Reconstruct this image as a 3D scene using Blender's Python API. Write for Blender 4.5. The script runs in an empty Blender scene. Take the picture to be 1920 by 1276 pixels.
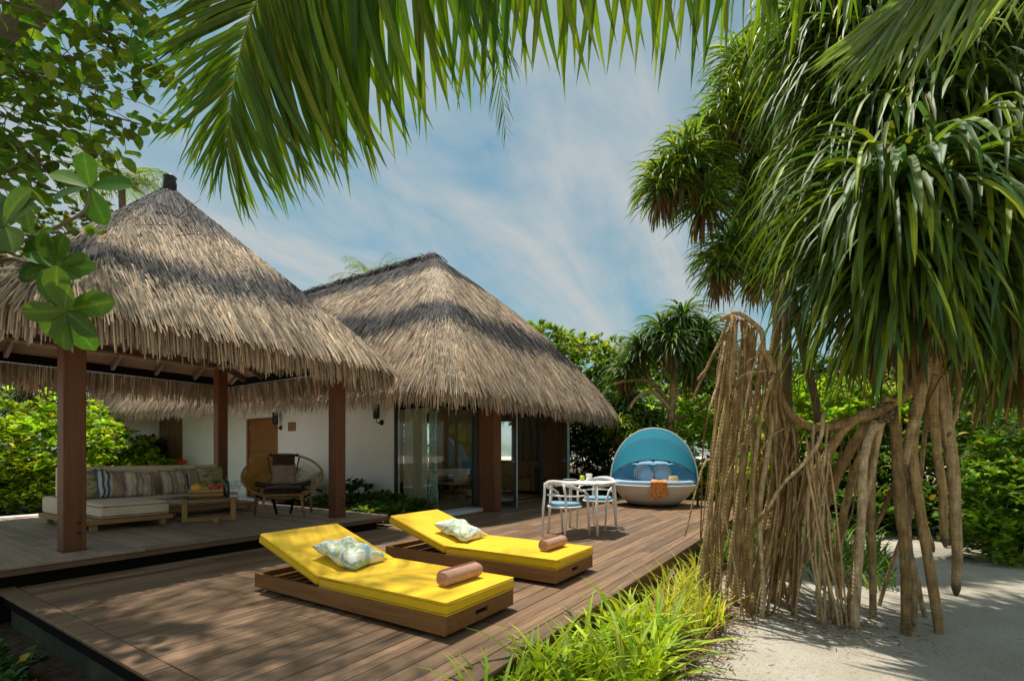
import bpy, bmesh, math, random
import numpy as np
from mathutils import Vector, Matrix, Euler

sc = bpy.context.scene
COL = sc.collection
rnd = random.Random(7)
rng = np.random.default_rng(11)
R = math.radians

# ------------------------------------------------------------------ camera
TH = R(33.1); CT, ST = math.cos(TH), math.sin(TH); FPX = 923.0; EYE = 1.15
cam_data = bpy.data.cameras.new("camera"); cam = bpy.data.objects.new("camera", cam_data); COL.objects.link(cam)
cam.location = (0, 0, EYE); cam.rotation_euler = (R(90), 0, TH - R(90))
cam_data.sensor_width = 36; cam_data.lens = FPX / 1920 * 36; cam_data.shift_y = (852 - 638) / 1920
cam_data.clip_start = 0.05; cam_data.clip_end = 3000
sc.camera = cam

# ------------------------------------------------------------------ sun and sky
SUN_DIR = Vector((0.15, 0.27, 1.0)).normalized()          # towards the sun
sun_el = math.asin(SUN_DIR.z); sun_az = math.atan2(SUN_DIR.x, SUN_DIR.y)
sl = bpy.data.lights.new("sun", 'SUN'); sl.energy = 2.65; sl.angle = R(0.7); sl.color = (1.0, 0.93, 0.82)
so = bpy.data.objects.new("sun", sl); COL.objects.link(so)
so.rotation_euler = SUN_DIR.to_track_quat('Z', 'Y').to_euler(); so.location = (0, 0, 30)

world = bpy.data.worlds.new("World"); sc.world = world; world.use_nodes = True
nt = world.node_tree; N = nt.nodes; LK = nt.links; N.clear()
out = N.new('ShaderNodeOutputWorld'); bg = N.new('ShaderNodeBackground'); bg.inputs['Strength'].default_value = 0.15
sky = N.new('ShaderNodeTexSky'); sky.sky_type = 'NISHITA'; sky.sun_disc = False
sky.sun_elevation = sun_el; sky.sun_rotation = sun_az; sky.air_density = 1.0; sky.dust_density = 1.4; sky.ozone_density = 1.6
tc = N.new('ShaderNodeTexCoord'); sep = N.new('ShaderNodeSeparateXYZ'); LK.new(tc.outputs['Generated'], sep.inputs[0])
def wmath(op, a, b=None):
    n = N.new('ShaderNodeMath'); n.operation = op
    for i, v in enumerate((a, b)):
        if v is None: continue
        if isinstance(v, (int, float)): n.inputs[i].default_value = v
        else: LK.new(v, n.inputs[i])
    return n.outputs[0]
zc = wmath('ADD', wmath('MAXIMUM', sep.outputs[2], 0.0), 0.22)
cmb = N.new('ShaderNodeCombineXYZ'); LK.new(wmath('DIVIDE', sep.outputs[0], zc), cmb.inputs[0]); LK.new(wmath('DIVIDE', sep.outputs[1], zc), cmb.inputs[1])
mp = N.new('ShaderNodeMapping'); mp.inputs['Rotation'].default_value = (0, 0, R(-38)); mp.inputs['Scale'].default_value = (0.8, 2.6, 1); mp.inputs['Location'].default_value = (0.35, 1.2, 0)
LK.new(cmb.outputs[0], mp.inputs[0])
n1 = N.new('ShaderNodeTexNoise'); n1.inputs['Scale'].default_value = 1.15; n1.inputs['Detail'].default_value = 7; n1.inputs['Roughness'].default_value = 0.58; n1.inputs['Distortion'].default_value = 0.5
LK.new(mp.outputs[0], n1.inputs['Vector'])
n2 = N.new('ShaderNodeTexNoise'); n2.inputs['Scale'].default_value = 9; n2.inputs['Detail'].default_value = 4; LK.new(cmb.outputs[0], n2.inputs['Vector'])
mixn = wmath('ADD', wmath('MULTIPLY', n1.outputs[0], 0.86), wmath('MULTIPLY', n2.outputs[0], 0.14))
rmp = N.new('ShaderNodeValToRGB'); rmp.color_ramp.elements[0].position = 0.36; rmp.color_ramp.elements[1].position = 0.62
rmp.color_ramp.elements[0].color = (0.04,) * 3 + (1,); rmp.color_ramp.elements[1].color = (0.95,) * 3 + (1,)
LK.new(mixn, rmp.inputs[0])
mx = N.new('ShaderNodeMix'); mx.data_type = 'RGBA'; LK.new(rmp.outputs[0], mx.inputs[0])
teal = N.new('ShaderNodeMix'); teal.data_type = 'RGBA'; teal.blend_type = 'MULTIPLY'; teal.inputs[0].default_value = 1.0
teal.inputs[7].default_value = (0.27, 0.39, 0.335, 1); LK.new(sky.outputs[0], teal.inputs[6])
LK.new(teal.outputs[2], mx.inputs[6]); mx.inputs[7].default_value = (1.72, 1.86, 1.89, 1)
LK.new(mx.outputs[2], bg.inputs['Color']); LK.new(bg.outputs[0], out.inputs[0])

sc.view_settings.view_transform = 'Standard'; sc.view_settings.look = 'None'; sc.view_settings.gamma = 1
sc.view_settings.exposure = 1.02; sc.view_settings.use_curve_mapping = False
sc.render.engine = 'CYCLES'
sc.cycles.use_denoising = True
sc.cycles.max_bounces = 8; sc.cycles.transparent_max_bounces = 12; sc.cycles.diffuse_bounces = 4
sc.cycles.caustics_reflective = False; sc.cycles.caustics_refractive = False; sc.cycles.sample_clamp_indirect = 6

# ------------------------------------------------------------------ where a line of sight meets the place
def at(px, py, d):                 # point at depth d
    l = (px - 960) / FPX * d
    return Vector((l * ST + d * CT, -l * CT + d * ST, EYE + (852 - py) / FPX * d))
def gz(px, py, z=0.0):             # point on the level z
    return at(px, py, (EYE - z) * FPX / (py - 852))

# ------------------------------------------------------------------ materials
MATS = {}
def newmat(name):
    m = bpy.data.materials.new(name); m.use_nodes = True
    t = m.node_tree; b = t.nodes['Principled BSDF']
    MATS[name] = m
    return m, t, b
def node(t, kind, **kw):
    n = t.nodes.new(kind)
    for k, v in kw.items():
        if k in n.inputs: n.inputs[k].default_value = v
        else: setattr(n, k, v)
    return n
def ramp(t, fac, stops):
    r = t.nodes.new('ShaderNodeValToRGB'); cr = r.color_ramp
    while len(cr.elements) < len(stops): cr.elements.new(0.5)
    for e, (p, c) in zip(cr.elements, stops):
        e.position = p; e.color = tuple(c) + (1,)
    t.links.new(fac, r.inputs[0]); return r.outputs[0]
def mixc(t, fac, a, b, mode='MIX'):
    n = t.nodes.new('ShaderNodeMix'); n.data_type = 'RGBA'; n.blend_type = mode
    for i, v in ((0, fac), (6, a), (7, b)):
        if isinstance(v, (int, float)): n.inputs[i].default_value = v
        elif isinstance(v, tuple): n.inputs[i].default_value = v + (1,)
        else: t.links.new(v, n.inputs[i])
    return n.outputs[2]
def objcoord(t, scale=(1, 1, 1), randomize=True):
    tcn = t.nodes.new('ShaderNodeTexCoord'); mpn = t.nodes.new('ShaderNodeMapping'); mpn.inputs['Scale'].default_value = scale
    src = tcn.outputs['Object']
    if randomize:
        oi = t.nodes.new('ShaderNodeObjectInfo'); vm = t.nodes.new('ShaderNodeVectorMath'); vm.operation = 'MULTIPLY_ADD'
        cb = t.nodes.new('ShaderNodeCombineXYZ')
        for i in range(3): t.links.new(oi.outputs['Random'], cb.inputs[i])
        vm.inputs[1].default_value = (37.0, 91.0, 53.0); t.links.new(cb.outputs[0], vm.inputs[0]); t.links.new(src, vm.inputs[2]); src = vm.outputs[0]
    t.links.new(src, mpn.inputs[0]); return mpn.outputs[0]
def bump(t, b, height, strength=0.2, dist=0.01):
    n = t.nodes.new('ShaderNodeBump'); n.inputs['Strength'].default_value = strength; n.inputs['Distance'].default_value = dist
    t.links.new(height, n.inputs['Height']); t.links.new(n.outputs[0], b.inputs['Normal'])

def wood(name, c1, c2, rough=0.55, axis=0, var=0.35, spec=0.3, grain=1.0, stain=0.0):
    m, t, b = newmat(name)
    s = [9.0 * grain] * 3; s[axis] = 0.5 * grain
    v = objcoord(t, tuple(s))
    nz = node(t, 'ShaderNodeTexNoise', Scale=3.0, Detail=7.0, Roughness=0.65, Distortion=0.6); t.links.new(v, nz.inputs['Vector'])
    c = ramp(t, nz.outputs[0], [(0.28, c1), (0.72, c2)])
    oi = t.nodes.new('ShaderNodeObjectInfo')
    vr = t.nodes.new('ShaderNodeMapRange'); vr.inputs[3].default_value = 1 - var; vr.inputs[4].default_value = 1 + var
    t.links.new(oi.outputs['Random'], vr.inputs[0])
    cb = t.nodes.new('ShaderNodeCombineColor')
    for i in range(3): t.links.new(vr.outputs[0], cb.inputs[i])
    c = mixc(t, 1.0, c, cb.outputs[0], 'MULTIPLY')
    if stain:
        g = t.nodes.new('ShaderNodeNewGeometry')
        sn = node(t, 'ShaderNodeTexNoise', Scale=0.9, Detail=5.0, Roughness=0.6); t.links.new(g.outputs['Position'], sn.inputs['Vector'])
        c = mixc(t, ramp(t, sn.outputs[0], [(0.35, (0, 0, 0)), (0.7, (stain,) * 3)]), c, (0.17, 0.13, 0.095))
    t.links.new(c, b.inputs['Base Color'])
    rr = t.nodes.new('ShaderNodeMapRange'); rr.inputs[3].default_value = rough - 0.1; rr.inputs[4].default_value = rough + 0.15
    t.links.new(nz.outputs[0], rr.inputs[0]); t.links.new(rr.outputs[0], b.inputs['Roughness'])
    b.inputs['Specular IOR Level'].default_value = spec
    bump(t, b, nz.outputs[0], 0.25, 0.004)
    return m
def plain(name, c, rough=0.6, spec=0.4, metal=0.0, noise=0.12, nscale=8.0, bmp=0.0, bscale=120.0):
    m, t, b = newmat(name)
    v = objcoord(t)
    nz = node(t, 'ShaderNodeTexNoise', Scale=nscale, Detail=5.0, Roughness=0.6); t.links.new(v, nz.inputs['Vector'])
    lo = tuple(x * (1 - noise) for x in c); hi = tuple(min(1, x * (1 + noise)) for x in c)
    t.links.new(ramp(t, nz.outputs[0], [(0.3, lo), (0.7, hi)]), b.inputs['Base Color'])
    b.inputs['Roughness'].default_value = rough; b.inputs['Specular IOR Level'].default_value = spec; b.inputs['Metallic'].default_value = metal
    if bmp:
        nb = node(t, 'ShaderNodeTexNoise', Scale=bscale, Detail=3.0); t.links.new(v, nb.inputs['Vector']); bump(t, b, nb.outputs[0], bmp, 0.004)
    return m
def fabric(name, c, noise=0.08, rough=0.85, wrinkle=0.25):
    m, t, b = newmat(name); v = objcoord(t)
    nz = node(t, 'ShaderNodeTexNoise', Scale=5.0, Detail=6.0, Roughness=0.55); t.links.new(v, nz.inputs['Vector'])
    t.links.new(ramp(t, nz.outputs[0], [(0.3, tuple(x * (1 - noise) for x in c)), (0.7, tuple(min(1, x * (1 + noise)) for x in c))]), b.inputs['Base Color'])
    wv = node(t, 'ShaderNodeTexNoise', Scale=260.0, Detail=2.0); t.links.new(v, wv.inputs['Vector'])
    wr = node(t, 'ShaderNodeTexNoise', Scale=7.0, Detail=4.0, Distortion=1.2); t.links.new(v, wr.inputs['Vector'])
    ad = node(t, 'ShaderNodeMath', operation='MULTIPLY_ADD'); ad.inputs[1].default_value = 3.0; t.links.new(wr.outputs[0], ad.inputs[0]); t.links.new(wv.outputs[0], ad.inputs[2])
    bump(t, b, ad.outputs[0], wrinkle, 0.006)
    b.inputs['Roughness'].default_value = rough; b.inputs['Specular IOR Level'].default_value = 0.2
    if 'Sheen Weight' in b.inputs: b.inputs['Sheen Weight'].default_value = 0.15
    return m
def leafmat(name, src='attr', transl=0.35, rough=0.50, spec=0.28, tboost=(1.5, 1.5, 0.6), vein=True):
    m, t, b = newmat(name)
    if src == 'attr':
        a = t.nodes.new('ShaderNodeAttribute'); a.attribute_name = 'Col'; c = a.outputs['Color']
    else:
        a = t.nodes.new('ShaderNodeObjectInfo'); c = a.outputs['Color']
        va = t.nodes.new('ShaderNodeAttribute'); va.attribute_name = 'Vein'; pv = node(t, 'ShaderNodeMath', operation='POWER'); pv.inputs[1].default_value = 9.0; t.links.new(va.outputs['Fac'], pv.inputs[0])
        c = mixc(t, pv.outputs[0], c, mixc(t, 1.0, c, (1.9, 1.65, 1.9), 'MULTIPLY'))
    g = t.nodes.new('ShaderNodeTexCoord')
    nz = node(t, 'ShaderNodeTexNoise', Scale=14.0, Detail=4.0); t.links.new(g.outputs['Object'], nz.inputs['Vector'])
    c = mixc(t, 1.0, c, ramp(t, nz.outputs[0], [(0.25, (0.78, 0.80, 0.75)), (0.75, (1.2, 1.15, 1.1))]), 'MULTIPLY')
    t.links.new(c, b.inputs['Base Color']); b.inputs['Roughness'].default_value = rough; b.inputs['Specular IOR Level'].default_value = spec
    tr = t.nodes.new('ShaderNodeBsdfTranslucent'); t.links.new(mixc(t, 1.0, c, tboost, 'MULTIPLY'), tr.inputs[0])
    ms = t.nodes.new('ShaderNodeMixShader'); ms.inputs[0].default_value = transl
    t.links.new(b.outputs[0], ms.inputs[1]); t.links.new(tr.outputs[0], ms.inputs[2])
    t.links.new(ms.outputs[0], t.nodes['Material Output'].inputs[0])
    return m

M_deck = wood('weathered_deck_wood', (0.100, 0.053, 0.027), (0.32, 0.195, 0.108), 0.5, 0, 0.32, 0.35, 1.0, 0.25)
M_decky = wood('grey_platform_wood', (0.21, 0.145, 0.095), (0.43, 0.32, 0.22), 0.5, 1, 0.3, 0.35, 1.0, 0.2)
M_post = wood('red_brown_timber', (0.095, 0.034, 0.013), (0.185, 0.070, 0.025), 0.5, 2, 0.12, 0.3)
M_beam = wood('dark_roof_timber', (0.10, 0.055, 0.032), (0.20, 0.115, 0.07), 0.6, 0, 0.15, 0.25)
M_loung = wood('brown_lounger_wood', (0.16, 0.070, 0.020), (0.29, 0.14, 0.042), 0.5, 1, 0.15, 0.35)
M_teak = wood('honey_teak', (0.30, 0.155, 0.052), (0.47, 0.27, 0.10), 0.5, 0, 0.12, 0.35)
M_teakz = wood('honey_teak_upright', (0.30, 0.155, 0.052), (0.47, 0.27, 0.10), 0.5, 2, 0.12, 0.35)
M_door = wood('orange_brown_door_wood', (0.20, 0.072, 0.022), (0.34, 0.135, 0.042), 0.4, 1, 0.1, 0.4)
M_slat = wood('slat_wood', (0.16, 0.085, 0.03), (0.30, 0.17, 0.06), 0.5, 2, 0.2, 0.3)
M_pale = wood('pale_floor_wood', (0.34, 0.24, 0.12), (0.50, 0.37, 0.20), 0.35, 0, 0.12, 0.4)
M_dark = plain('dark_timber_and_shadow_gap', (0.012, 0.010, 0.008), 0.9, 0.1)  # near black: shade painted into gaps and recesses, own tone of dark timber
M_white = plain('white_wall_plaster', (0.88, 0.85, 0.785), 0.85, 0.2, 0, 0.04, 2.0, 0.08, 60)
M_plinth = plain('mossy_concrete', (0.09, 0.095, 0.065), 0.9, 0.2, 0, 0.4, 4.0, 0.4, 40)
M_slab = plain('pale_stone_slab', (0.66, 0.65, 0.66), 0.7, 0.3, 0, 0.08, 12, 0.1, 80)
M_wpaint = plain('white_painted_metal', (0.86, 0.85, 0.825), 0.38, 0.45, 0, 0.03)
M_shell = plain('cream_daybed_shell', (0.70, 0.665, 0.62), 0.45, 0.4, 0, 0.05, 3)
M_black = plain('black_metal', (0.02, 0.018, 0.016), 0.45, 0.4)
M_grey = plain('dark_grey_aluminium', (0.062, 0.070, 0.074), 0.4, 0.5, 0.2, 0.06)
M_alum = plain('bright_aluminium', (0.55, 0.57, 0.58), 0.35, 0.5, 0.6, 0.05)
M_int = plain('tan_interior_wall', (0.80, 0.66, 0.43), 0.85, 0.2, 0, 0.05, 2)
M_under = plain('thatch_underside', (0.20, 0.145, 0.095), 0.95, 0.1, 0, 0.35, 30, 0.5, 60)
M_ceil = wood('ceiling_boards', (0.26, 0.17, 0.105), (0.42, 0.29, 0.19), 0.7, 0, 0.12, 0.2)
M_yel = fabric('yellow_cushion_fabric', (0.86, 0.535, 0.005), 0.07, 0.6, 0.38)
M_beige = fabric('beige_cushion_fabric', (0.78, 0.63, 0.45), 0.05, 0.9, 0.18)
M_brown = fabric('dark_brown_fabric', (0.052, 0.022, 0.018), 0.12, 0.85, 0.2)
M_taupe = fabric('taupe_pillow_fabric', (0.27, 0.205, 0.14), 0.08)
M_blue = fabric('sky_blue_fabric', (0.21, 0.40, 0.58), 0.06, 0.85, 0.2)
M_lblue = fabric('pale_blue_fabric', (0.40, 0.56, 0.74), 0.06)
M_rattan = plain('honey_rattan', (0.36, 0.20, 0.06), 0.5, 0.35, 0, 0.25, 25)
M_cord = plain('pale_cord', (0.55, 0.47, 0.34), 0.8, 0.2, 0, 0.15, 30)
M_cordt = plain('golden_cord', (0.36, 0.19, 0.04), 0.8, 0.2, 0, 0.2, 30)
M_bark = plain('pale_pandanus_bark', (0.44, 0.335, 0.205), 0.85, 0.2, 0, 0.42, 9, 0.7, 45)
def ringbark(m):
    t = m.node_tree; b = t.nodes['Principled BSDF']; g = t.nodes.new('ShaderNodeNewGeometry'); mpn = t.nodes.new('ShaderNodeMapping'); mpn.inputs['Scale'].default_value = (1.5, 1.5, 1); t.links.new(g.outputs['Position'], mpn.inputs[0])
    w = node(t, 'ShaderNodeTexWave', Scale=9.0, Distortion=4.5, Detail=3.0); w.bands_direction = 'Z'; w.inputs['Detail Scale'].default_value = 2.0; t.links.new(mpn.outputs[0], w.inputs['Vector'])
    st = node(t, 'ShaderNodeTexNoise', Scale=60.0, Detail=4.0); ms = t.nodes.new('ShaderNodeMapping'); ms.inputs['Scale'].default_value = (1, 1, .08); t.links.new(g.outputs['Position'], ms.inputs[0]); t.links.new(ms.outputs[0], st.inputs['Vector'])
    oi = t.nodes.new('ShaderNodeObjectInfo'); old = b.inputs['Base Color'].links[0].from_socket
    c = mixc(t, 1.0, old, ramp(t, w.outputs['Fac'], [(0.0, (.94, .93, .91)), (0.25, (1, 1, 1))]), 'MULTIPLY'); c = mixc(t, 1.0, c, ramp(t, st.outputs[0], [(.3, (.62, .60, .55)), (.65, (1.12, 1.1, 1.05))]), 'MULTIPLY')
    c = mixc(t, 1.0, c, ramp(t, oi.outputs['Random'], [(0, (.50, .42, .30)), (.5, (.95, .86, .66)), (1, (1.2, 1.2, 1.2))]), 'MULTIPLY'); t.links.new(c, b.inputs['Base Color'])
    bn = [n for n in t.nodes if n.type == 'BUMP'][0]; h = node(t, 'ShaderNodeMath', operation='ADD'); t.links.new(w.outputs['Fac'], h.inputs[0]); t.links.new(st.outputs[0], h.inputs[1]); t.links.new(h.outputs[0], bn.inputs['Height']); bn.inputs['Distance'].default_value = .004
ringbark(M_bark)
M_bark2 = plain('brown_bark', (0.16, 0.12, 0.075), 0.9, 0.15, 0, 0.35, 8, 0.6, 30)
M_rachis = plain('palm_rachis', (0.22, 0.17, 0.06), 0.5, 0.4, 0, 0.2)
M_leaf = leafmat('foliage_leaf', 'attr', 0.34)
M_leafo = leafmat('single_leaf', 'obj', 0.34)
M_palm = leafmat('palm_leaflet', 'obj', 0.50, 0.45, 0.3, (1.35, 1.6, 0.4))
M_dry = leafmat('dry_leaf', 'attr', 0.15, 0.7, 0.15, (1.1, 1.0, 0.8))

def thatch_mat():
    m, t, b = newmat('thatch_reed')
    a = t.nodes.new('ShaderNodeAttribute'); a.attribute_name = 'Col'
    g = t.nodes.new('ShaderNodeNewGeometry'); nz = node(t, 'ShaderNodeTexNoise', Scale=2.2, Detail=6.0, Roughness=0.65); t.links.new(g.outputs['Position'], nz.inputs['Vector'])
    c = mixc(t, 1.0, a.outputs['Color'], ramp(t, nz.outputs[0], [(0.3, (0.72, 0.72, 0.74)), (0.7, (1.18, 1.14, 1.08))]), 'MULTIPLY')
    t.links.new(c, b.inputs['Base Color']); b.inputs['Roughness'].default_value = 0.75; b.inputs['Specular IOR Level'].default_value = 0.25
    return m
M_thatch = thatch_mat()
def glass_mat(name='window_glass', tint=(0.97, 0.985, 0.975)):
    m, t, b = newmat(name)
    tr = t.nodes.new('ShaderNodeBsdfTransparent'); tr.inputs[0].default_value = tint + (1,)
    gl = t.nodes.new('ShaderNodeBsdfGlossy'); gl.inputs['Roughness'].default_value = 0.01
    lw = t.nodes.new('ShaderNodeLayerWeight'); lw.inputs[0].default_value = 0.5
    pw = node(t, 'ShaderNodeMath', operation='POWER'); pw.inputs[1].default_value = 5.0; t.links.new(lw.outputs['Facing'], pw.inputs[0])
    fr = node(t, 'ShaderNodeMath', operation='MULTIPLY_ADD'); fr.inputs[1].default_value = 0.9; fr.inputs[2].default_value = 0.035; t.links.new(pw.outputs[0], fr.inputs[0])
    ms = t.nodes.new('ShaderNodeMixShader'); t.links.new(fr.outputs[0], ms.inputs[0]); t.links.new(tr.outputs[0], ms.inputs[1]); t.links.new(gl.outputs[0], ms.inputs[2])
    t.links.new(ms.outputs[0], t.nodes['Material Output'].inputs[0]); return m
M_glass = glass_mat()
def sand_mat():
    m, t, b = newmat('coral_sand'); g = t.nodes.new('ShaderNodeNewGeometry')
    def nz(s, d, r=0.6):
        n = node(t, 'ShaderNodeTexNoise', Scale=s, Detail=d, Roughness=r); t.links.new(g.outputs['Position'], n.inputs['Vector']); return n.outputs[0]
    c = ramp(t, nz(2.0, 5), [(0.3, (0.57, 0.505, 0.40)), (0.7, (0.72, 0.665, 0.56))])
    c = mixc(t, 1.0, c, ramp(t, nz(55, 5, 0.75), [(0.33, (0.52, 0.5, 0.46)), (0.47, (1, 1, 1))]), 'MULTIPLY')
    vo = node(t, 'ShaderNodeTexVoronoi', Scale=42.0); t.links.new(g.outputs['Position'], vo.inputs['Vector'])
    sp = ramp(t, vo.outputs['Distance'], [(0.08, (0.16, 0.12, 0.08)), (0.13, (1, 1, 1))])
    pm = ramp(t, nz(1.4, 4), [(0.42, (0, 0, 0)), (0.62, (1, 1, 1))])
    c = mixc(t, pm, c, mixc(t, 1.0, c, sp, 'MULTIPLY'))
    t.links.new(c, b.inputs['Base Color']); b.inputs['Roughness'].default_value = 0.95; b.inputs['Specular IOR Level'].default_value = 0.1
    hh = node(t, 'ShaderNodeMath', operation='ADD'); t.links.new(nz(160, 3), hh.inputs[0]); h2 = node(t, 'ShaderNodeMath', operation='MULTIPLY_ADD'); h2.inputs[1].default_value = 1.6; t.links.new(nz(4.5, 3), h2.inputs[0]); t.links.new(nz(14, 5), h2.inputs[2]); t.links.new(h2.outputs[0], hh.inputs[1]); bump(t, b, hh.outputs[0], 0.8, 0.03)
    return m
M_sand = sand_mat()
M_soil = plain('dark_leaf_soil', (0.11, 0.075, 0.045), 0.95, 0.1, 0, 0.5, 18, 0.9, 60)

def stripes(name, base, bands, scale, dist=0.0):
    m, t, b = newmat(name); tcn = t.nodes.new('ShaderNodeTexCoord'); s = t.nodes.new('ShaderNodeSeparateXYZ'); t.links.new(tcn.outputs['Object'], s.inputs[0])
    x = s.outputs[0]
    if dist:
        nz = node(t, 'ShaderNodeTexNoise', Scale=6.0, Detail=5.0); t.links.new(tcn.outputs['Object'], nz.inputs['Vector'])
        q = node(t, 'ShaderNodeMath', operation='MULTIPLY_ADD'); q.inputs[1].default_value = dist; t.links.new(nz.outputs[0], q.inputs[0]); t.links.new(x, q.inputs[2]); x = q.outputs[0]
    f = node(t, 'ShaderNodeMath', operation='MULTIPLY_ADD'); f.inputs[1].default_value = scale; f.inputs[2].default_value = 0.5; t.links.new(x, f.inputs[0])
    fr = node(t, 'ShaderNodeMath', operation='FRACT'); t.links.new(f.outputs[0], fr.inputs[0])
    r = t.nodes.new('ShaderNodeValToRGB'); r.color_ramp.interpolation = 'CONSTANT' if not dist else 'LINEAR'; cr = r.color_ramp
    while len(cr.elements) < len(bands): cr.elements.new(0.5)
    for e, (p, c) in zip(cr.elements, bands): e.position = p; e.color = tuple(c) + (1,)
    t.links.new(fr.outputs[0], r.inputs[0]); t.links.new(r.outputs[0], b.inputs['Base Color']); b.inputs['Roughness'].default_value = 0.9; b.inputs['Specular IOR Level'].default_value = 0.15
    wv = node(t, 'ShaderNodeTexNoise', Scale=9.0, Detail=4.0, Distortion=1.0); t.links.new(tcn.outputs['Object'], wv.inputs['Vector']); bump(t, b, wv.outputs[0], 0.3, 0.02)
    return m
_bl, _cr, _tn = (0.09, 0.13, 0.22), (0.62, 0.58, 0.50), (0.45, 0.34, 0.24)
M_stripe = stripes('blue_cream_stripe', _cr, [(0.0, _cr), (0.06, _bl), (0.12, _cr), (0.18, _bl), (0.24, _cr), (0.30, _bl), (0.36, _cr), (0.42, _tn), (0.68, _bl), (0.70, _tn), (0.74, _bl), (0.77, _tn), (0.82, _bl), (0.85, _tn), (0.9, _bl), (0.93, _cr)], 2.0)
M_streak = stripes('brown_streaked_fabric', _tn, [(0.0, (0.52, 0.41, 0.31)), (0.2, (0.66, 0.56, 0.44)), (0.35, (0.24, 0.17, 0.13)), (0.5, (0.64, 0.54, 0.42)), (0.7, (0.36, 0.28, 0.22)), (0.85, (0.66, 0.57, 0.46))], 5.0, 0.07)
M_rstripe = stripes('round_pillow_stripe', _cr, [(0.0, (0.66, 0.64, 0.68)), (0.5, (0.12, 0.15, 0.24)), (0.75, (0.66, 0.64, 0.68))], 24.0)
def blotch(name, base, c1, c2, scale=5.0, seed=0.0):
    m, t, b = newmat(name); v = objcoord(t, (scale, scale * 1.7, scale))
    n_a = node(t, 'ShaderNodeTexNoise', Scale=1.1, Detail=2.5, Distortion=2.2); t.links.new(v, n_a.inputs['Vector'])
    n_b = node(t, 'ShaderNodeTexNoise', Scale=0.8, Detail=2.0, Distortion=3.0); v2 = node(t, 'ShaderNodeVectorMath', operation='ADD'); v2.inputs[1].default_value = (7.3 + seed, 2.1, 5.5); t.links.new(v, v2.inputs[0]); t.links.new(v2.outputs[0], n_b.inputs['Vector'])
    c = mixc(t, ramp(t, n_a.outputs[0], [(0.53, (0, 0, 0)), (0.60, (1, 1, 1))]), base, c1)
    c = mixc(t, ramp(t, n_b.outputs[0], [(0.55, (0, 0, 0)), (0.62, (1, 1, 1))]), c, c2)
    wv = node(t, 'ShaderNodeTexWave', Scale=3.0, Distortion=8.0, Detail=3.0); t.links.new(v, wv.inputs['Vector'])
    c = mixc(t, ramp(t, wv.outputs[0], [(0.05, (0.6, 0.6, 0.6)), (0.16, (0, 0, 0))]), c, tuple(min(1, x * 1.1) for x in base))
    t.links.new(c, b.inputs['Base Color']); b.inputs['Roughness'].default_value = 0.75; b.inputs['Specular IOR Level'].default_value = 0.25
    wr = node(t, 'ShaderNodeTexNoise', Scale=1.6, Detail=4.0, Distortion=1.0); t.links.new(v, wr.inputs['Vector']); bump(t, b, wr.outputs[0], 0.35, 0.03)
    return m
M_leafprint = blotch('leaf_print_fabric', (0.76, 0.76, 0.68), (0.36, 0.48, 0.12), (0.25, 0.46, 0.52), 5.0)
M_floral = blotch('floral_fabric', (0.48, 0.42, 0.22), (0.26, 0.27, 0.09), (0.035, 0.10, 0.13), 5.0, 3.0)
M_towel = plain('dusty_pink_terry', (0.50, 0.29, 0.215), 0.95, 0.1, 0, 0.12, 30, 1.0, 220)
M_beach = blotch('orange_black_towel', (0.75, 0.28, 0.045), (0.03, 0.022, 0.03), (0.62, 0.42, 0.30), 9.0, 1.0)
# ------------------------------------------------------------------ object helpers
def tag(o, label=None, cat=None, group=None, kind=None):
    for k, v in (('label', label), ('category', cat), ('group', group), ('kind', kind)):
        if v: o[k] = v
    return o
def thing(name, label, cat, loc=(0, 0, 0), rz=0.0, group=None):
    o = bpy.data.objects.new(name, None); COL.objects.link(o); o.location = loc; o.rotation_euler = (0, 0, rz); o.empty_display_size = 0.1
    return tag(o, label, cat, group)
def worldloc(o):
    v = Vector((0, 0, 0))
    while o is not None: v += o.location; o = o.parent
    return v
def link(name, me, parent=None, mat=None):
    if mat is not None and not me.materials: me.materials.append(mat)
    o = bpy.data.objects.new(name, me); COL.objects.link(o)
    if parent is not None: o.parent = parent
    return o
def np_mesh(name, V, Q, T=None, col=None, smooth=True, mat=None, fcol=None):
    me = bpy.data.meshes.new(name); V = np.ascontiguousarray(V, dtype=np.float32)
    me.vertices.add(len(V)); me.vertices.foreach_set('co', V.ravel())
    idx = [np.asarray(Q, dtype=np.int32).ravel()]; nq = len(Q); ntri = 0 if T is None else len(T)
    if ntri: idx.append(np.asarray(T, dtype=np.int32).ravel())
    idx = np.concatenate(idx); me.loops.add(len(idx)); me.loops.foreach_set('vertex_index', idx)
    st = np.concatenate([np.arange(nq) * 4, nq * 4 + np.arange(ntri) * 3]).astype(np.int32)
    me.polygons.add(nq + ntri); me.polygons.foreach_set('loop_start', st)
    me.polygons.foreach_set('use_smooth', np.full(nq + ntri, smooth))
    me.update(calc_edges=True)
    if col is not None:
        a = me.color_attributes.new('Col', 'FLOAT_COLOR', 'POINT'); c4 = np.ones((len(V), 4), np.float32); c4[:, :3] = col; a.data.foreach_set('color', c4.ravel())
    if mat is not None: me.materials.append(mat)
    return me

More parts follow.
